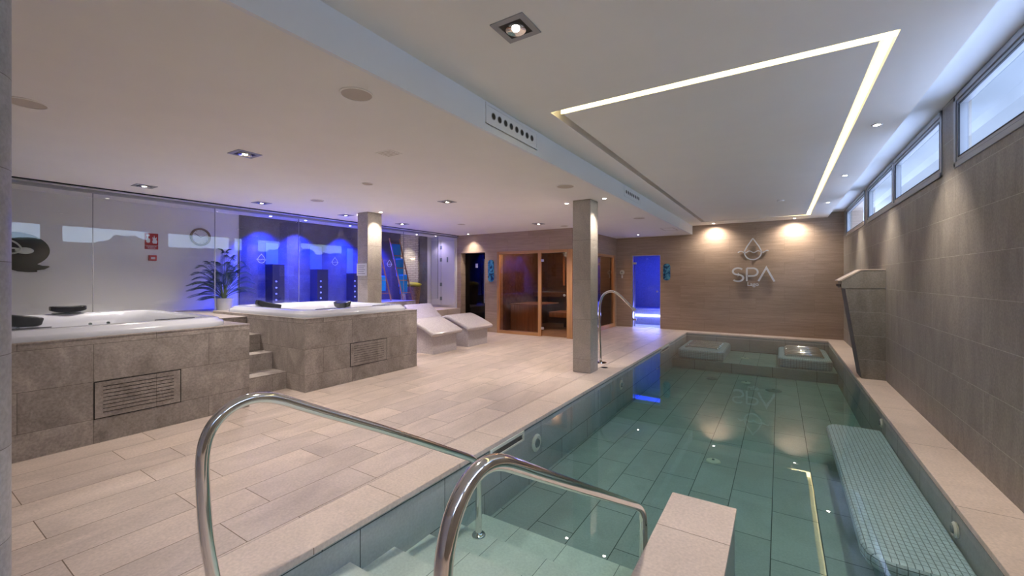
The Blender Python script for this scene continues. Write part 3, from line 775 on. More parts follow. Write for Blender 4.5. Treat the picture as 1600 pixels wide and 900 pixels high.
# ================================================================== SAUNA
t = thing('sauna_glazing', 'light oak frame with bronze glass closing the sauna beside the dark door', 'sauna', (-5.17, YS, 0))
y0, y1 = YS-.015, YS+.055
b = MB(); b.box(-6.235, -6.165, y0, y1, 0, 2.115); b.build('post', m_wframe, t, bevel=.003)
b = MB(); b.box(-5.01, -4.93, y0, y1, 0, 2.05); b.build('post', m_wframe, t, bevel=.003)
b = MB(); b.box(-4.235, XS+.008, y0, y1, 0, 2.115); b.build('post', m_wframe, t, bevel=.003)
b = MB(); b.box(-6.165, -4.235, y0, y1, 2.045, 2.115); b.build('top_rail', m_wframe_x, t, bevel=.003)
b = MB(); b.box(-6.165, -5.01, y0, y1, 0, .075); b.build('bottom_rail', m_wframe_x, t, bevel=.003)
b = MB(); b.box(-6.165, -5.01, YS+.015, YS+.025, .075, 2.045); b.build('pane', m_sglass, t)
d = MB(); d.box(-4.925, -4.24, YS+.012, YS+.022, .02, 2.035); do = d.build('door', m_sglass, t)
for z in (.20, 1.86):
    b = MB(); b.box(-4.99, -4.86, YS-.004, YS+.034, z-.03, z+.03); b.build('hinge', m_brushed, do, bevel=.004)
b = MB(); b.lathe([(0, 0), (.028, 0), (.030, -.02), (.02, -.035), (0, -.04)], (-4.30, YS+.008, 1.02), 'y'); auto_smooth(b.build('knob', m_brushed, do), .9)
b = MB(); b.box(-4.35, -4.31, YS+.024, YS+.05, 1.25, 1.95); b.build('inner_handle', m_wframe, do)
# side glazing
t = thing('sauna_side_window', 'oak framed bronze glass side of the sauna behind the swan-neck spout', 'sauna', (XS, 10.7, 0))
x0, x1 = XS-.055, XS+.012
b = MB(); b.box(x0, x1, 11.93, 12.07, 0, 2.095); b.build('post', m_wframe, t, bevel=.003)
b = MB(); b.box(x0, x1, YS+.056, 11.93, 2.03, 2.095); b.build('top_rail', m_wframe_y, t, bevel=.003)
b = MB(); b.box(x0, x1, YS+.056, 11.93, 0, .11); b.build('bottom_rail', m_wframe_y, t, bevel=.003)
b = MB(); b.box(XS-.03, XS-.02, YS+.056, 11.93, .11, 2.03); b.build('pane', m_sglass, t)
# sauna interior shell
b = MB(); b.box(-6.45, -6.30, YS+.26, 12.2, 0, 2.3); b.box(-6.3, XS-.12, 12.0, 12.2, 0, 2.3); b.box(-6.45, XS-.06, YS+.06, 12.2, 2.2, 2.3)
struct(b.build('wall_sauna_lining', m_wdark))
t = thing('sauna_bench', 'tiered dark wooden bench inside the sauna', 'bench', (-5.2, 11.2, 0))
b = MB()
for k in range(6): b.box(-6.29, XS-.13, 11.05+k*.155, 11.05+k*.155+.14, .98, 1.01)
b.build('upper_seat', m_wdark, t, bevel=.004)
b = MB()
for k in range(5): b.box(-5.35, XS-.13, 10.30+k*.145, 10.30+k*.145+.13, .47, .50)
b.box(-5.35, XS-.13, 10.28, 10.30, .36, .50); b.build('lower_seat', m_wslat, t, bevel=.004)
b = MB(); b.box(-6.29, XS-.13, 11.03, 11.05, .88, 1.0); b.build('seat_front_board', m_wdark, t)
for x_ in (-5.3, -4.45):
    b = MB(); b.box(x_, x_+.08, 11.1, 11.18, 0, .98); b.build('leg', m_wdark, t)
t = thing('sauna_heater_guard', 'slatted wooden screen with a ledge behind the left sauna pane', 'screen', (-5.7, 9.8, 0))
for k in range(17):
    b = MB(); b.box(-6.25+k*.052, -6.25+k*.052+.044, 9.72, 9.74, 0, .70); b.build('slat', m_wslat, t)
b = MB(); b.box(-6.27, -5.36, 9.70, 10.9, .70, .73); b.build('ledge', m_wslat, t, bevel=.004)
b = MB(); b.box(-6.27, -5.36, 9.742, 9.79, .05, .68); b.build('backing', m_wdark, t)
t = thing('folded_towel', 'folded white towel on the upper sauna bench', 'towel', (-4.98, 11.2, 1.01))
for k in range(3):
    b = MB(); b.box(-5.14, -4.82, 11.10, 11.32, 1.012+k*.03, 1.04+k*.03); b.build('fold', m_towelw, t, bevel=.012, bseg=3)
# dim warm fill lamp, added so the sauna interior shows brown
t = thing('sauna_fill_lamp', 'added dim warm fill lamp under the sauna ceiling', 'lamp', (-5.2, 10.4, 2.2))
b = MB(); b.lathe([(0, 0), (.08, 0), (.075, -.04), (0, -.05)], (-5.2, 10.4, 2.2)); b.build('shade', emit('sauna_fill_glow', (1, .62, .35, 1), .3), t)
lamp('bulb', 'POINT', (-5.2, 10.4, 2.08), 10, (1, .72, .48), t, shadow_soft_size=.08)
lamp('bulb', 'POINT', (-5.5, 9.45, 2.08), 5, (1, .72, .48), t, shadow_soft_size=.08)  # second added fill light near the front pane, with no fitting

# smoked glass door left of the sauna
t = bpy.data.objects.new('door_1', None); COL.objects.link(t); t.location = (-7.05, YS+.2, 0); struct(t)
b = MB(); b.box(-7.46, -6.635, YS+.20, YS+.21, .01, 2.11); lf = b.build('leaf', m_dglass, t)
b = MB(); b.tube([(-6.78, YS+.17, .75), (-6.78, YS+.17, 1.95)], .012, 10); b.tube([(-6.78, YS+.17, .85), (-6.78, YS+.2, .85)], .008, 8); b.tube([(-6.78, YS+.17, 1.85), (-6.78, YS+.2, 1.85)], .008, 8); b.build('handle', m_brushed, lf)
b = MB(); b.box(-7.10, -7.02, YS+.193, YS+.199, 1.72, 1.83); b.build('pictogram_plate', m_decal, lf)
b = MB(); b.box(-7.46, -6.635, YS+.212, YS+.26, 0, .06); b.build('threshold', m_black, t)
# steam room door
t = bpy.data.objects.new('door_2', None); COL.objects.link(t); t.location = (-3.24, YF+.05, 0); struct(t)
b = MB(); b.box(-3.60, -2.86, YF+.05, YF+.06, .015, 2.07); lf = b.build('leaf', m_bglass, t)
for z in (.22, 1.86):
    b = MB(); b.box(-3.64, -3.52, YF+.035, YF+.075, z-.03, z+.03); b.build('hinge', m_brushed, lf, bevel=.004)
b = MB(); b.lathe([(0, 0), (.03, 0), (.03, -.03), (0, -.035)], (-2.93, YF+.05, 1.05), 'y'); b.build('knob', m_brushed, lf)
b = MB(); b.ring([(-3.645, 0), (-2.835, 0), (-2.835, 2.085), (-3.645, 2.085)], [(-3.615, .012), (-2.85, .012), (-2.85, 2.072), (-3.615, 2.072)], 'y', YF+.02, YF+.1); b.build('door_frame', m_brushed, t)
b = MB()
for k in range(7):
    a = 2*PI*k/6
b.lathe([(.018, 0), (.024, 0), (.024, -.002), (.018, -.002), (.018, 0)], (-3.21, YF+.049, 1.98), 'y', 16); b.build('etched_ring', m_decal, lf)
t = thing('steam_bench', 'white mosaic bench with an icy light strip inside the blue steam room', 'bench', (-3.2, 13.6, 0))
b = MB(); b.box(-4.05, -2.35, 13.25, 13.995, -.005, .44); b.build('base', m_steam, t)
b = MB(); b.box(-4.05, -2.35, 13.18, 13.995, .44, .50); b.build('seat', m_steam, t, bevel=.01)
b = MB(); b.box(-4.05, -2.35, 13.225, 13.245, .245, .295); b.build('light_strip', m_ledblue, t)
lamp('steam_glow', 'AREA', (-3.2, 13.1, 2.25), 9, (.01, .04, 1.0), t, shape='RECTANGLE', size=1.4, size_y=.8)
lamp('strip_glow', 'AREA', (-3.2, 13.05, .27), 6, (.35, .40, 1.0), t, shape='RECTANGLE', size=1.5, size_y=.1, aim=(-3.2, 12.6, .2))
lamp('floor_glow', 'POINT', (-3.2, 12.9, .5), 5, (.12, .16, 1.0), t, shadow_soft_size=.2)

# thermometer and info boards
t = thing('wall_control', 'small white round control with a hanging tag, left of the blue door', 'wall control', (-3.93, YF, 1.6))
b = MB(); b.lathe([(0, 0), (.07, 0), (.07, -.02), (.055, -.03), (0, -.03)], (-3.93, YF, 1.60), 'y'); b.build('dial', m_whitepl, t)
b = MB(); b.lathe([(0, -.031), (.02, -.031), (.02, -.04), (0, -.04)], (-3.93, YF, 1.60), 'y'); b.build('button', m_greypl, t)
b = MB(); b.box(-3.95, -3.91, YF-.012, YF, 1.43, 1.52); b.build('tag', m_paper, t)
m_board, tt = new_mat('blue_water_print')
oo = N(tt, 'ShaderNodeOutputMaterial'); pp_ = N(tt, 'ShaderNodeBsdfPrincipled', Roughness=.3)
gg = N(tt, 'ShaderNodeNewGeometry'); nn = N(tt, 'ShaderNodeTexNoise', Scale=9, Detail=3, Distortion=1)
rr_ = N(tt, 'ShaderNodeValToRGB'); e = rr_.color_ramp.elements
e[0].position = .38; e[0].color = rgb(16, 40, 80); e[1].position = .62; e[1].color = rgb(90, 170, 200)
e2 = rr_.color_ramp.elements.new(.5); e2.color = rgb(40, 110, 160)
tt.links.new(gg.outputs['Position'], nn.inputs['Vector']); tt.links.new(nn.outputs['Fac'], rr_.inputs[0]); tt.links.new(rr_.outputs[0], pp_.inputs['Base Color']); tt.links.new(pp_.outputs[0], oo.inputs[0])
for (cx, y, cz, h, lab) in ((-6.43, YS, 1.62, .29, 'tall rounded blue printed board between the dark door and the sauna'), (-2.66, YF, 1.60, .235, 'tall rounded blue printed board to the right of the blue steam-room door')):
    t = thing('info_board', lab, 'sign', (cx, y, cz))
    b = MB(); b.prism([(p[0], p[1]) for p in rrect(cx, cz, .095, h, .08, 5)], 'y', y-.016, y-.008); b.build('printed_face', m_board, t)
    b = MB(); b.prism([(p[0], p[1]) for p in rrect(cx, cz, .085, h-.01, .07, 5)], 'y', y-.008, y); b.build('backing', m_greypl, t)

# ================================================================== SPA SIGN
t = thing('spa_sign', 'raised metal lettering SPA with a water-drop emblem on the brown far wall', 'sign', (-.57, YF, 1.3))
yS = YF-.055
def stroke(mb, pts, w=.021, dpt=.03):
    P = [Vector((x, z)) for x, z in pts]; n = len(P); L = []; R = []
    for i, p in enumerate(P):
        d = (P[min(i+1, n-1)]-P[max(i-1, 0)]).normalized(); q = Vector((-d.y, d.x))
        k = 1.0
        if 0 < i < n-1:
            d1 = (P[i]-P[i-1]).normalized(); c = abs(d1.dot(d)); k = 1/max(c, .4)
        L.append(p+q*w*k); R.append(p-q*w*k)
    for i in range(n-1):
        quad = [L[i], L[i+1], R[i+1], R[i]]
        mb.prism([(a.x, a.y) for a in quad], 'y', yS, yS+dpt)
def arc(cx, cz, rx, rz, a0, a1, n=16): return [(cx+rx*math.cos(math.radians(a0+(a1-a0)*k/n)), cz+rz*math.sin(math.radians(a0+(a1-a0)*k/n))) for k in range(n+1)]
b = MB(); stroke(b, arc(-.90, 1.602, .115, .085, 35, 270, 18)+arc(-.90, 1.432, .12, .085, 90, -145, 18)); b.build('letter_s', m_sign, t)
b = MB(); stroke(b, [(-.70, 1.352), (-.70, 1.68)]); stroke(b, [(-.70, 1.68), (-.58, 1.68)]+arc(-.565, 1.582, .105, .098, 90, -90, 14)+[(-.70, 1.484)]); b.build('letter_p', m_sign, t)
b = MB(); stroke(b, [(-.445, 1.352), (-.275, 1.69), (-.105, 1.345)]); b.build('letter_a', m_sign, t)
place_text('small_lettering', 'Lago', .135, .01, m_sign, t, (-.565, yS+.02, 1.272), '-y', .002)
b = MB()
dr = [(-.566, 2.43)]+[(-.566+.185*math.sin(a)*(1 if a > 0 else 1), 2.085-.0) for a in []]
right = [(-.566, 2.435), (-.50, 2.33), (-.43, 2.22), (-.385, 2.12)]+arc(-.566, 2.085, .186, .19, 0, -90, 10)
left = [(-1.132-x, z) for x, z in right[::-1]][1:]
stroke(b, right+left, .014); b.build('drop_outline', m_sign, t)
b = MB(); stroke(b, [(-.90+.67*k/40, 2.095+.022*math.sin(2*PI*(k/40*3.5)-.6)) for k in range(41)], .011, .034); b.build('wave_line', m_sign, t)
for x, z in ((-.98, 1.66), (-.70, 1.6), (-.21, 1.56), (-.70, 2.2), (-.43, 2.2)):
    b = MB(); b.tube([(x, yS+.03, z), (x, YF, z)], .005, 6); b.build('standoff_pin', m_brushed, t)

# ================================================================== BEHIND THE GLASS
t = thing('alarm_sign', 'red sign with two white pictograms on the white wall behind the glass', 'sign', (XB, 2.571, 1.9))
b = MB(); b.box(XB, XB+.006, 2.485, 2.657, 1.955, 2.147); b.build('picture_panel', m_red, t)
b = MB(); b.box(XB, XB+.006, 2.485, 2.657, 1.893, 1.950); b.build('caption_panel', m_red, t)
b = MB()  # pictograms: pressing hand and flame
b.prism([(p[0], p[1]) for p in rrect(2.528, 2.03, .024, .036, .02, 4)], 'x', XB+.006, XB+.009)
b.box(XB+.006, XB+.009, 2.515, 2.530, 2.05, 2.105); b.box(XB+.006, XB+.009, 2.506, 2.545, 2.10, 2.125); b.build('hand_pictogram', m_paper, t)
b = MB(); b.prism([(2.59, 1.985), (2.635, 1.985), (2.645, 2.02), (2.63, 2.05), (2.64, 2.09), (2.615, 2.07), (2.605, 2.12), (2.595, 2.07), (2.58, 2.09), (2.588, 2.04), (2.578, 2.01)], 'x', XB+.006, XB+.009); b.build('flame_pictogram', m_paper, t)
place_text('caption', 'PULSADOR\nALARMA', .026, .0008, m_paper, t, (XB+.0075, 2.571, 1.923), '+x')
t = thing('alarm_button', 'small red fire-alarm call point under the red sign', 'alarm', (XB, 2.579, 1.71))
b = MB(); b.box(XB, XB+.045, 2.53, 2.628, 1.705, 1.795); b.build('housing', m_red, t, bevel=.006)
b = MB(); b.box(XB+.045, XB+.048, 2.552, 2.606, 1.73, 1.765); b.build('push_plate', m_paper, t)
t = thing('wall_clock', 'round clock with a brown rim on the white wall behind the glass', 'clock', (XB, 3.246, 2.14))
c0 = (XB, 3.246, 2.145)
b = MB(); b.lathe([(.125, 0), (.155, 0), (.155, .03), (.14, .035), (.125, .03), (.125, 0)], c0, 'x', 36); auto_smooth(b.build('rim', plain('bronze_rim', rgb(120, 96, 84), .4, .3), t), .9)
b = MB(); b.lathe([(0, .004), (.126, .004), (.126, .0), (0, 0)], c0, 'x', 36); b.build('dial', m_paper, t)
for (ang, L) in ((70, .07), (-55, .10)):
    a = math.radians(ang); b = MB(); b.tube([(XB+.012, c0[1], c0[2]), (XB+.012, c0[1]+L*math.sin(a), c0[2]+L*math.cos(a))], .004, 6); b.build('hand', m_black, t)
for k in range(12):
    b = MB(); a = k*PI/6; b.box(XB+.004, XB+.008, c0[1]+.108*math.sin(a)-.004, c0[1]+.108*math.sin(a)+.004, c0[2]+.108*math.cos(a)-.004, c0[2]+.108*math.cos(a)+.004)
    b.build('hour_mark', m_ink, t)
# dark wall disc with leaf-like tail
t = thing('wall_sculpture', 'large dark disc with pointed tail and pale loops on the left wall', 'wall ornament', (XB, 1.12, 1.6))
pts = [(1.14+.31*math.cos(a), 1.80+.235*math.sin(a)) for a in [math.radians(-52+k*232/26) for k in range(27)]]
pts += [(.84, 1.66), (.86, 1.58), (1.02, 1.585), (1.08, 1.545), (1.16, 1.515), (1.25, 1.505), (1.335, 1.508), (1.33, 1.53), (1.40, 1.545), (1.45, 1.58), (1.44, 1.592), (1.38, 1.595)]
b = MB(); b.prism(pts, 'x', XB, XB+.03); b.build('disc', m_sculpt, t, bevel=.006)
b = MB(); b.prism([(1.215+.085*math.cos(a), 1.792+.045*math.sin(a)) for a in [2*PI*k/20 for k in range(20)]], 'x', XB+.03, XB+.055); b.build('pale_boss', m_whitepl, t, bevel=.01)
b = MB(); b.tube(smooth_path([(XB+.05, 1.03, 1.95), (XB+.05, 1.14, 1.90), (XB+.05, 1.2, 1.81), (XB+.05, 1.12, 1.74), (XB+.05, 1.03, 1.77), (XB+.05, 1.10, 1.83), (XB+.05, 1.18, 1.80)], 6), .011, 8); b.build('pale_loop', m_whitepl, t)

# potted palm
t = thing('potted_palm', 'areca palm in a white pot behind the glass, at the edge of the blue wall', 'plant', (-8.08, 3.42, .88))
b = MB(); b.lathe([(0, 0), (.11, 0), (.14, .18), (.15, .20), (.135, .20), (.125, .17), (0, .17)], (-8.08, 3.42, .88)); auto_smooth(b.build('pot', m_pot, t), .8)
b = MB(); b.lathe([(0, .175), (.128, .175), (.124, .165), (0, .165)], (-8.08, 3.42, .88)); b.build('soil', m_soil, t)
fr = [(-100, .62, .30), (-75, .70, .42), (-120, .50, .20), (-60, .50, .62), (80, .66, .42), (60, .60, .60), (110, .55, .25), (20, .45, .70), (170, .40, .55), (-20, .35, .75), (-150, .45, .45), (130, .45, .62), (95, .72, .22), (-90, .45, .08), (40, .25, .85), (-85, .66, .60), (-110, .62, .50), (100, .62, .50), (70, .45, .80), (-65, .45, .78), (-95, .72, .30), (-45, .6, .4), (135, .3, .9), (-130, .6, .35), (-80, .74, .18), (-98, .55, .72), (88, .55, .72), (-70, .58, .10), (0, .1, .98), (60, .7, .3), (-105, .72, .40)]
for i, (az, reach, rise) in enumerate(fr):
    a = math.radians(az); dirv = Vector((math.cos(a)*.55, math.sin(a), 0))   # az measured from +x
    base = Vector((-8.08, 3.42, 1.05)); P = []
    reach *= .72; rise *= .86
    for k in range(13):
        u = k/12; P.append(base+dirv*reach*(u**1.25)+Vector((0, 0, rise*math.sin(min(u*1.75, PI*.62))*1.0 - .18*u*u*reach)))
    b = MB(); b.tube(P, [.006*(1-.7*k/12) for k in range(13)], 6)
    fo = b.build('frond_stalk', m_stem, t)
    lf = MB()
    for k in range(3, 13):
        for half in (0, .33, .66):
            kk = min(k+half, 12); i0 = int(kk); i1 = min(i0+1, 12); p = P[i0].lerp(P[i1], kk-i0)
            d = (P[i1]-P[max(i0-1, 0)]).normalized(); side = d.cross(Vector((0, 0, 1)))
            if side.length < .1: side = Vector((1, 0, 0))
            side.normalize(); u = kk/12; L = .22*math.sin(PI*(.25+.7*u))*.9+.03
            for sg in (-1, 1):
                dr_ = (side*sg*.95+d*.55+Vector((0, 0, .12))).normalized(); tip = p+dr_*L+Vector((0, 0, -.025*L/.2)); w_ = d*.0055
                mid = p+dr_*L*.5+Vector((0, 0, .01))
                if min(p.x, tip.x) < XB+.05: tip.x = max(tip.x, XB+.05); mid.x = max(mid.x, XB+.05)
                tip.x = min(tip.x, XG-.03); mid.x = min(mid.x, XG-.03)
                lf.add([p-w_*.4, mid-w_, tip, mid+w_], [(0, 1, 2, 3)])
    lf.build('leaflets', m_leaf, fo)

# shower panels with jets along the blue wall
for i, (yc, zt_, w_) in enumerate([(4.45, 1.70, .24), (5.39, 1.62, .26), (6.24, 1.54, .16)]):
    lab = ['dark shower panel with a row of jets, the one closest to the palm', 'dark shower panel with a row of jets, middle of the three on the blue wall', 'dark shower panel with a row of jets, partly behind the pillar with the notice'][i]
    t = thing('shower_panel', lab, 'shower', (XB+.2, yc, .88), 'shower panels on the blue wall')
    b = MB(); b.box(XB+.03, XB+.30, yc-w_/2, yc+w_/2, .88, zt_); b.build('column', plain('shower_column_dark', rgb(44, 46, 62), .4), t, bevel=.01)
    b = MB(); b.box(XB+.03, XB+.06, yc-w_/2, yc+w_/2, zt_, 2.12); b.build('upper_plate', m_greypl, t)
    for k in range(4):
        b = MB(); b.lathe([(0, 0), (.018, 0), (.014, .02), (0, .022)], (XB+.30, yc-.05, 1.0+k*.12), 'x', 12); b.build('jet', m_decal, t)

# towel ladders
def ladder(yA, yB, xb, lab, towels):
    """rails lean back; bottom wide apart"""
    t = thing('towel_ladder', lab, 'ladder', (xb, (yA+yB)/2, .88))
    for yb_, yt_ in ((yA, yA-.17), (yB, yB-.17)):
        b = MB(); b.tube([(xb, yb_, .88), (xb-.30, yt_, 2.42)], .018, 8); b.build('rail', m_lad, t)
    for k in range(5):
        u = .12+k*.2; b = MB(); b.tube([(xb-.30*u, yA-.17*u, .88+1.54*u), (xb-.30*u, yB-.17*u, .88+1.54*u)], .012, 8); b.build('rung', m_lad, t)
    for (u, h, m_, lb) in towels:
        tw = thing('towel', lb, 'towel', (xb-.30*u, (yA+yB)/2-.17*u, .88+1.54*u))
        y0_, y1_ = yA-.17*u+.05, yB-.17*u-.03; x_ = xb-.30*u; z_ = .88+1.54*u
        prof = [(x_-.022, z_-h*.6), (x_-.02, z_+.004), (x_, z_+.02), (x_+.022, z_+.004), (x_+.034, z_-h*.5), (x_+.03, z_-h), (x_+.020, z_-h), (x_+.023, z_-h*.5), (x_+.014, z_-.004), (x_, z_+.013), (x_-.014, z_-.002), (x_-.014, z_-h*.6)]
        b = MB(); b.prism(prof, 'y', y0_, y1_); b.build('cloth', m_, tw)
    return t
ladder(7.30, 7.62, -7.86, 'wooden towel ladder with three turquoise towels leaning by the tiled niche',
       [(.90, .36, m_towelb, 'turquoise towel on the top rung of the right ladder'), (.66, .42, m_towelb, 'turquoise towel on the middle rung of the right ladder'), (.40, .46, m_towelb, 'turquoise towel on the lower rung of the right ladder')])
ladder(6.62, 6.92, -7.86, 'wooden towel ladder right beside the pillar with the notice',
       [(.38, .34, m_towelb, 'turquoise towel low on the left ladder, half behind the pillar')])
t = thing('laundry_basket', 'brown wicker basket with a yellow towel over its rim, by the tiled niche', 'basket', (-8.22, 7.97, .60))
b = MB(); b.lathe([(0, 0), (.15, 0), (.21, .60), (.20, .61), (.14, .03), (0, .03)], (-8.22, 7.97, .60), seg=30); auto_smooth(b.build('body', m_wick, t), .8)
tw = thing('towel', 'yellow towel spilling over the wicker basket', 'towel', (-8.22, 7.97, 1.22))
me = bmesh.new(); bmesh.ops.create_icosphere(me, subdivisions=3, radius=1)
for v in me.verts:
    n_ = noise.noise(v.co*2.5)*.3; v.co = Vector((v.co.x*.215, v.co.y*.215, v.co.z*.07))*(1+n_)
m_ = bpy.data.meshes.new('cloth'); me.to_mesh(m_); me.free(); m_.materials.append(m_towely)
for q_ in m_.polygons: q_.use_smooth = True
o = bpy.data.objects.new('cloth', m_); COL.objects.link(o); o.parent = tw; o.location = (0, 0, .03)
# white folding doors at the end of the corridor
t = thing('folding_cupboard', 'white double cupboard doors at the end of the glass corridor', 'cupboard', (-8.07, 9.0, .60))
for (x0_, x1_) in ((-8.50, -8.13), (-8.12, -7.62)):
    b = MB(); b.box(x0_, x1_, 8.97, 9.018, .67, 2.50); dd = b.build('door', m_whitedoor, t, bevel=.004)
    xh = x1_-.01 if x0_ < -8.3 else x0_+.02
    for z in (.85, 1.25, 1.95, 2.3):
        b = MB(); b.box(xh-.012, xh+.012, 8.955, 8.972, z-.05, z+.05); b.build('hinge', m_greypl, dd)
b = MB(); b.box(-7.90, -7.86, 8.955, 8.972, 1.88, 2.02); b.build('pictogram_plate', m_greypl, dd)

# ================================================================== CEILING FITTINGS
def square_light(x, y, z, lab, power=P_SQUARE, vis=True):
    t = thing('recessed_light', lab, 'ceiling light', (x, y, z), 'square recessed ceiling lights')
    h = .107; q = .072
    b = MB(); b.ring([(x-h, y-h), (x+h, y-h), (x+h, y+h), (x-h, y+h)], [(x-q, y-q), (x+q, y-q), (x+q, y+q), (x-q, y+q)], 'z', z-.006, z+.001); b.build('frame', m_frame, t)
    b = MB(); b.box(x-q, x+q, y-q, y+q, z-.0025, z); b.build('housing', m_black, t)
    b = MB(); b.lathe([(.052, -.003), (.060, -.003), (.058, -.014), (.050, -.012), (.030, -.005), (.0, -.004)], (x, y, z), seg=28); auto_smooth(b.build('reflector', m_chrome, t), .9)
    b = MB(); b.lathe([(0, -.012), (.019, -.011), (.022, -.006), (0, -.005)], (x, y, z), seg=20); b.build('bulb', m_lamp, t)
    lamp('lamp', 'SPOT', (x, y, z-.03), power, NEUT, t, spot_size=math.radians(125), spot_blend=.9, shadow_soft_size=.05)
    return t
SQ = [(-1.27, 2.03, ZH, 'square recessed light in the high ceiling, largest in view'), (-4.30, 2.0, ZL, 'square recessed light over the near whirlpool plinth edge'),
      (-6.89, 2.0, ZL, 'square recessed light by the glass screen, left of all others'), (-6.87, 3.44, ZL, 'square recessed light above the palm end of the glass screen'),
      (-4.34, 4.93, ZL, 'square recessed light in the low ceiling midway between the two square pillars'), (-6.87, 4.96, ZL, 'square recessed light just left of the pillar with the notice'),
      (-6.93, 6.41, ZL, 'square recessed light just right of the pillar with the notice'), (-4.42, 8.0, ZL, 'square recessed light before the sauna'),
      ]
for a_ in SQ: square_light(*a_)
def spot(x, y, z, lab, aim=None, power=P_SPOT, size=70, col=WARM, blue=False, grp='small round ceiling spots'):
    t = thing('ceiling_spot', lab, 'ceiling light', (x, y, z), grp)
    b = MB(); b.lathe([(.030, .001), (.042, .001), (.042, -.004), (.034, -.008), (.028, -.003), (.030, .001)], (x, y, z), seg=24); auto_smooth(b.build('trim_ring', m_brushed, t), .9)
    b = MB(); b.lathe([(0, -.006), (.026, -.005), (.028, 0), (0, 0)], (x, y, z), seg=20); b.build('bulb', m_lampb if blue else m_lamp, t)
    lamp('lamp', 'SPOT', (x, y, z-.02), power, col, t, spot_size=math.radians(size), spot_blend=1.0, shadow_soft_size=.02, aim=aim or (x, y, 0))
for k, y in enumerate((-1.6, .6, 2.83, 5.107, 7.38, 9.83)):
    lab = ['small round spot by the windows, behind the camera', 'small round spot by the windows, near the divider wall, mirrored in the water', 'small round spot by the windows, over the near end of the pool bench',
           'small round spot by the windows, nearest one visible', 'small round spot by the windows, second one visible', 'small round spot by the windows, third before the far wall'][k]
    spot(.765, y, ZH, lab, aim=(1.10, y, 0), power=P_SPOT*1.6, size=85)
spot(.30, 11.98, ZH, 'small round spot over the far wall, right of the drop emblem', aim=(.30, 12.23, .9), power=P_SPOT*1.2, size=150)
spot(-1.44, 11.98, ZH, 'small round spot over the far wall, left of the drop emblem', aim=(-1.44, 12.23, .9), power=P_SPOT*1.2, size=150)
spot(-2.84, 6.06, ZL, 'small round spot on the left side of the poolside pillar', size=95, power=P_SPOT*1.3)
spot(-2.19, 5.98, ZL, 'small round spot on the right side of the poolside pillar', size=95, power=P_SPOT*1.3)
spot(-6.02, 5.06, ZL, 'small round spot on the right side of the pillar with the notice', size=95, power=P_SPOT*1.3)
spot(-6.62, 5.04, ZL, 'small round spot on the left side of the pillar with the notice', size=75, power=P_SPOT*1.0)
spot(-3.24, 11.45, ZL, 'small round spot in front of the blue steam-room door', size=80)
spot(-7.02, 8.82, ZL, 'small round spot above the dark glass door', aim=(-7.02, 9.05, .6), power=P_SPOT*.9, size=100)
BL = (.008, .03, 1.0)
for k, (y, lab) in enumerate(((4.25, 'blue spot in the corridor ceiling nearest the palm'), (4.95, 'blue spot in the corridor ceiling, second from the palm'), (6.0, 'blue spot in the corridor ceiling behind the pillar'), (6.85, 'blue spot in the corridor ceiling above the left towel ladder'))):
    spot(-8.16, y, ZL, lab, aim=(-8.42, y+.05, 1.0), power=P_BLUE, size=96, col=BL, blue=True, grp='blue spots over the shower corridor')
spot(-8.25, 8.15, ZL, 'small round spot over the white tiled niche', aim=(-8.40, 8.15, .9), power=18, size=80)
spot(-8.1, 8.72, ZL, 'small round spot in front of the white cupboard doors', aim=(-8.0, 8.8, .6), power=9, size=120, col=(.66, .56, 1.0))

def disc(x, y, z, R, lab, kind='speaker'):
    t = thing('ceiling_speaker', lab, 'ceiling speaker', (x, y, z), 'round ceiling speakers')
    b = MB(); b.lathe([(R*.9, .001), (R, .001), (R, -.005), (R*.9, -.007), (R*.9, .001)], (x, y, z), seg=36); auto_smooth(b.build('rim', m_ceil, t), .9)
    b = MB(); b.lathe([(0, -.005), (R*.9, -.004), (R*.9, 0), (0, 0)], (x, y, z), seg=36); b.build('grille', m_spk, t)
for a_ in [(-2.30, 1.74, ZL, .105, 'round ceiling speaker, largest in view, left of the air outlet'), (-2.33, 4.93, ZL, .12, 'round ceiling speaker in front of the poolside pillar'), (-5.88, 7.15, ZL, .10, 'round ceiling speaker above the loungers'),
           (-5.95, 3.79, ZL, .10, 'round ceiling speaker above the farther whirlpool'), (-2.33, 8.31, ZL, .12, 'round ceiling speaker behind the poolside pillar'), (-4.3, .62, ZL, .11, 'round ceiling speaker beside the near column'),
           (-4.1, 8.62, ZL, .10, 'round ceiling speaker close to the sauna corner'), (-4.36, 3.46, ZL, .07, 'small round ceiling disc over the gap between the whirlpools')]: disc(*a_)
t = thing('smoke_detector', 'faint round detector in the high ceiling between the light slots', 'smoke detector', (.02, 9.1, ZH))
b = MB(); b.lathe([(0, 0), (.06, 0), (.055, -.02), (.03, -.03), (0, -.03)], (.02, 9.1, ZH)); auto_smooth(b.build('cap', m_ceil, t), .9)
t = thing('ceiling_vent', 'small square white grille in the low ceiling', 'vent', (-3.13, 2.73, ZL))
b = MB(); b.box(-3.23, -3.03, 2.65, 2.81, ZL-.004, ZL); b.build('plate', m_ceil, t)
b = MB()
for k in range(5): b.box(-3.21, -3.05, 2.668+k*.028, 2.676+k*.028, ZL-.0055, ZL-.004)
b.build('slits', m_spk, t)
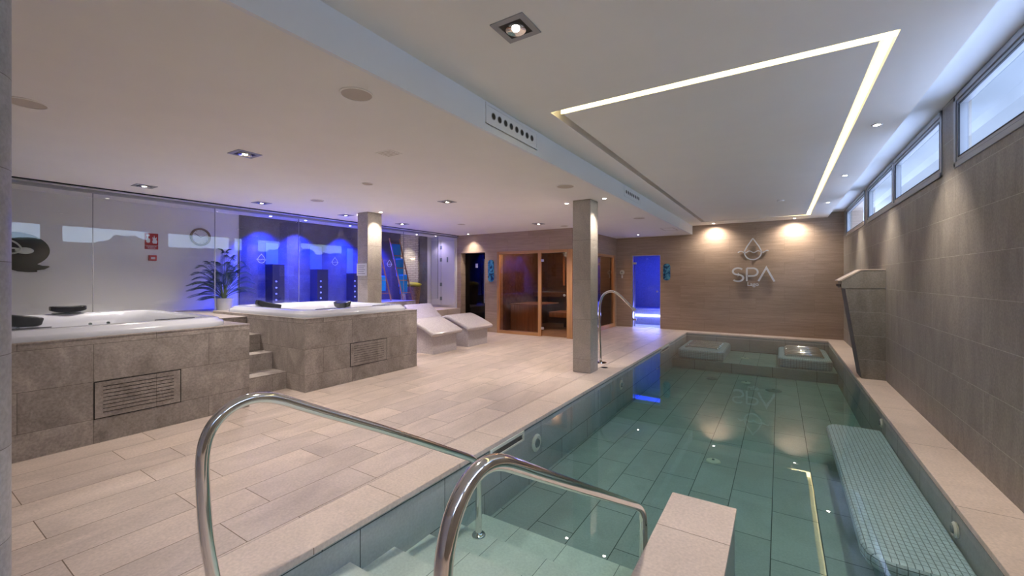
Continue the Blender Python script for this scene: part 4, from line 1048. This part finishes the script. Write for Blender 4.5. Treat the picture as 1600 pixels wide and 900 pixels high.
# air outlets in the downstand
def outlet(y0, y1, z0, z1, n, lab, R):
    t = thing('air_outlet', lab, 'air vent', (-1.99, (y0+y1)/2, z0), 'jet air outlets in the ceiling step')
    b = MB(); b.ring([(y0-.018, z0-.018), (y1+.018, z0-.018), (y1+.018, z1+.018), (y0-.018, z1+.018)], [(y0, z0), (y1, z0), (y1, z1), (y0, z1)], 'x', -1.99, -1.984); b.build('frame', m_soffit, t, bevel=.001)
    b = MB(); b.box(-2.0, -1.988, y0, y1, z0, z1); b.build('plate', m_soffit, t)
    for k in range(n):
        y = y0+.09+(y1-y0-.18)*k/(n-1); z = (z0+z1)/2
        b = MB(); b.lathe([(0, .0), (R, .0), (R, .0015), (0, .0015)], (-1.988, y, z), 'x', 20); b.build('nozzle_hole', m_black, t)
        b = MB(); b.lathe([(R, 0), (R*1.22, 0), (R*1.22, .003), (R, .003), (R, 0)], (-1.988, y, z), 'x', 20); b.build('nozzle_ring', m_frame, t)
outlet(2.74, 3.555, 2.69, 2.82, 8, 'long air outlet with round holes in the ceiling step, nearer one', .024)
outlet(6.30, 7.15, 2.69, 2.82, 8, 'long air outlet with round holes in the ceiling step above the pillar', .024)
t = thing('access_hatch', 'small flush hatch in the low ceiling near the far wall', 'hatch', (-2.25, 10.6, ZL))
b = MB(); b.ring([(-2.4, 10.3), (-2.1, 10.3), (-2.1, 10.9), (-2.4, 10.9)], [(-2.385, 10.315), (-2.115, 10.315), (-2.115, 10.885), (-2.385, 10.885)], 'z', ZL-.003, ZL); b.build('frame', m_spk, t)

# light cove: glowing strips inside the slots
t = thing('light_cove', 'glowing warm light slot framing a rectangle of the high ceiling', 'ceiling light', ((SX0+SX1)/2, (SY0+SY1)/2, ZH))
b = MB(); b.box(SX0+.06, SX1-.002, SY0+.082, SY0+.088, ZH+.004, ZH+.105); b.build('near_strip', m_led, t)
b = MB(); b.box(SX1-.35, SX1-.002, SY1-.006, SY1-.001, ZH+.02, ZH+.105); b.build('far_strip', m_ledwarm, t)
b = MB(); b.box(SX1-.006, SX1-.001, SY0+.002, SY1-.002, ZH+.045, ZH+.105); b.build('side_strip', m_led, t)
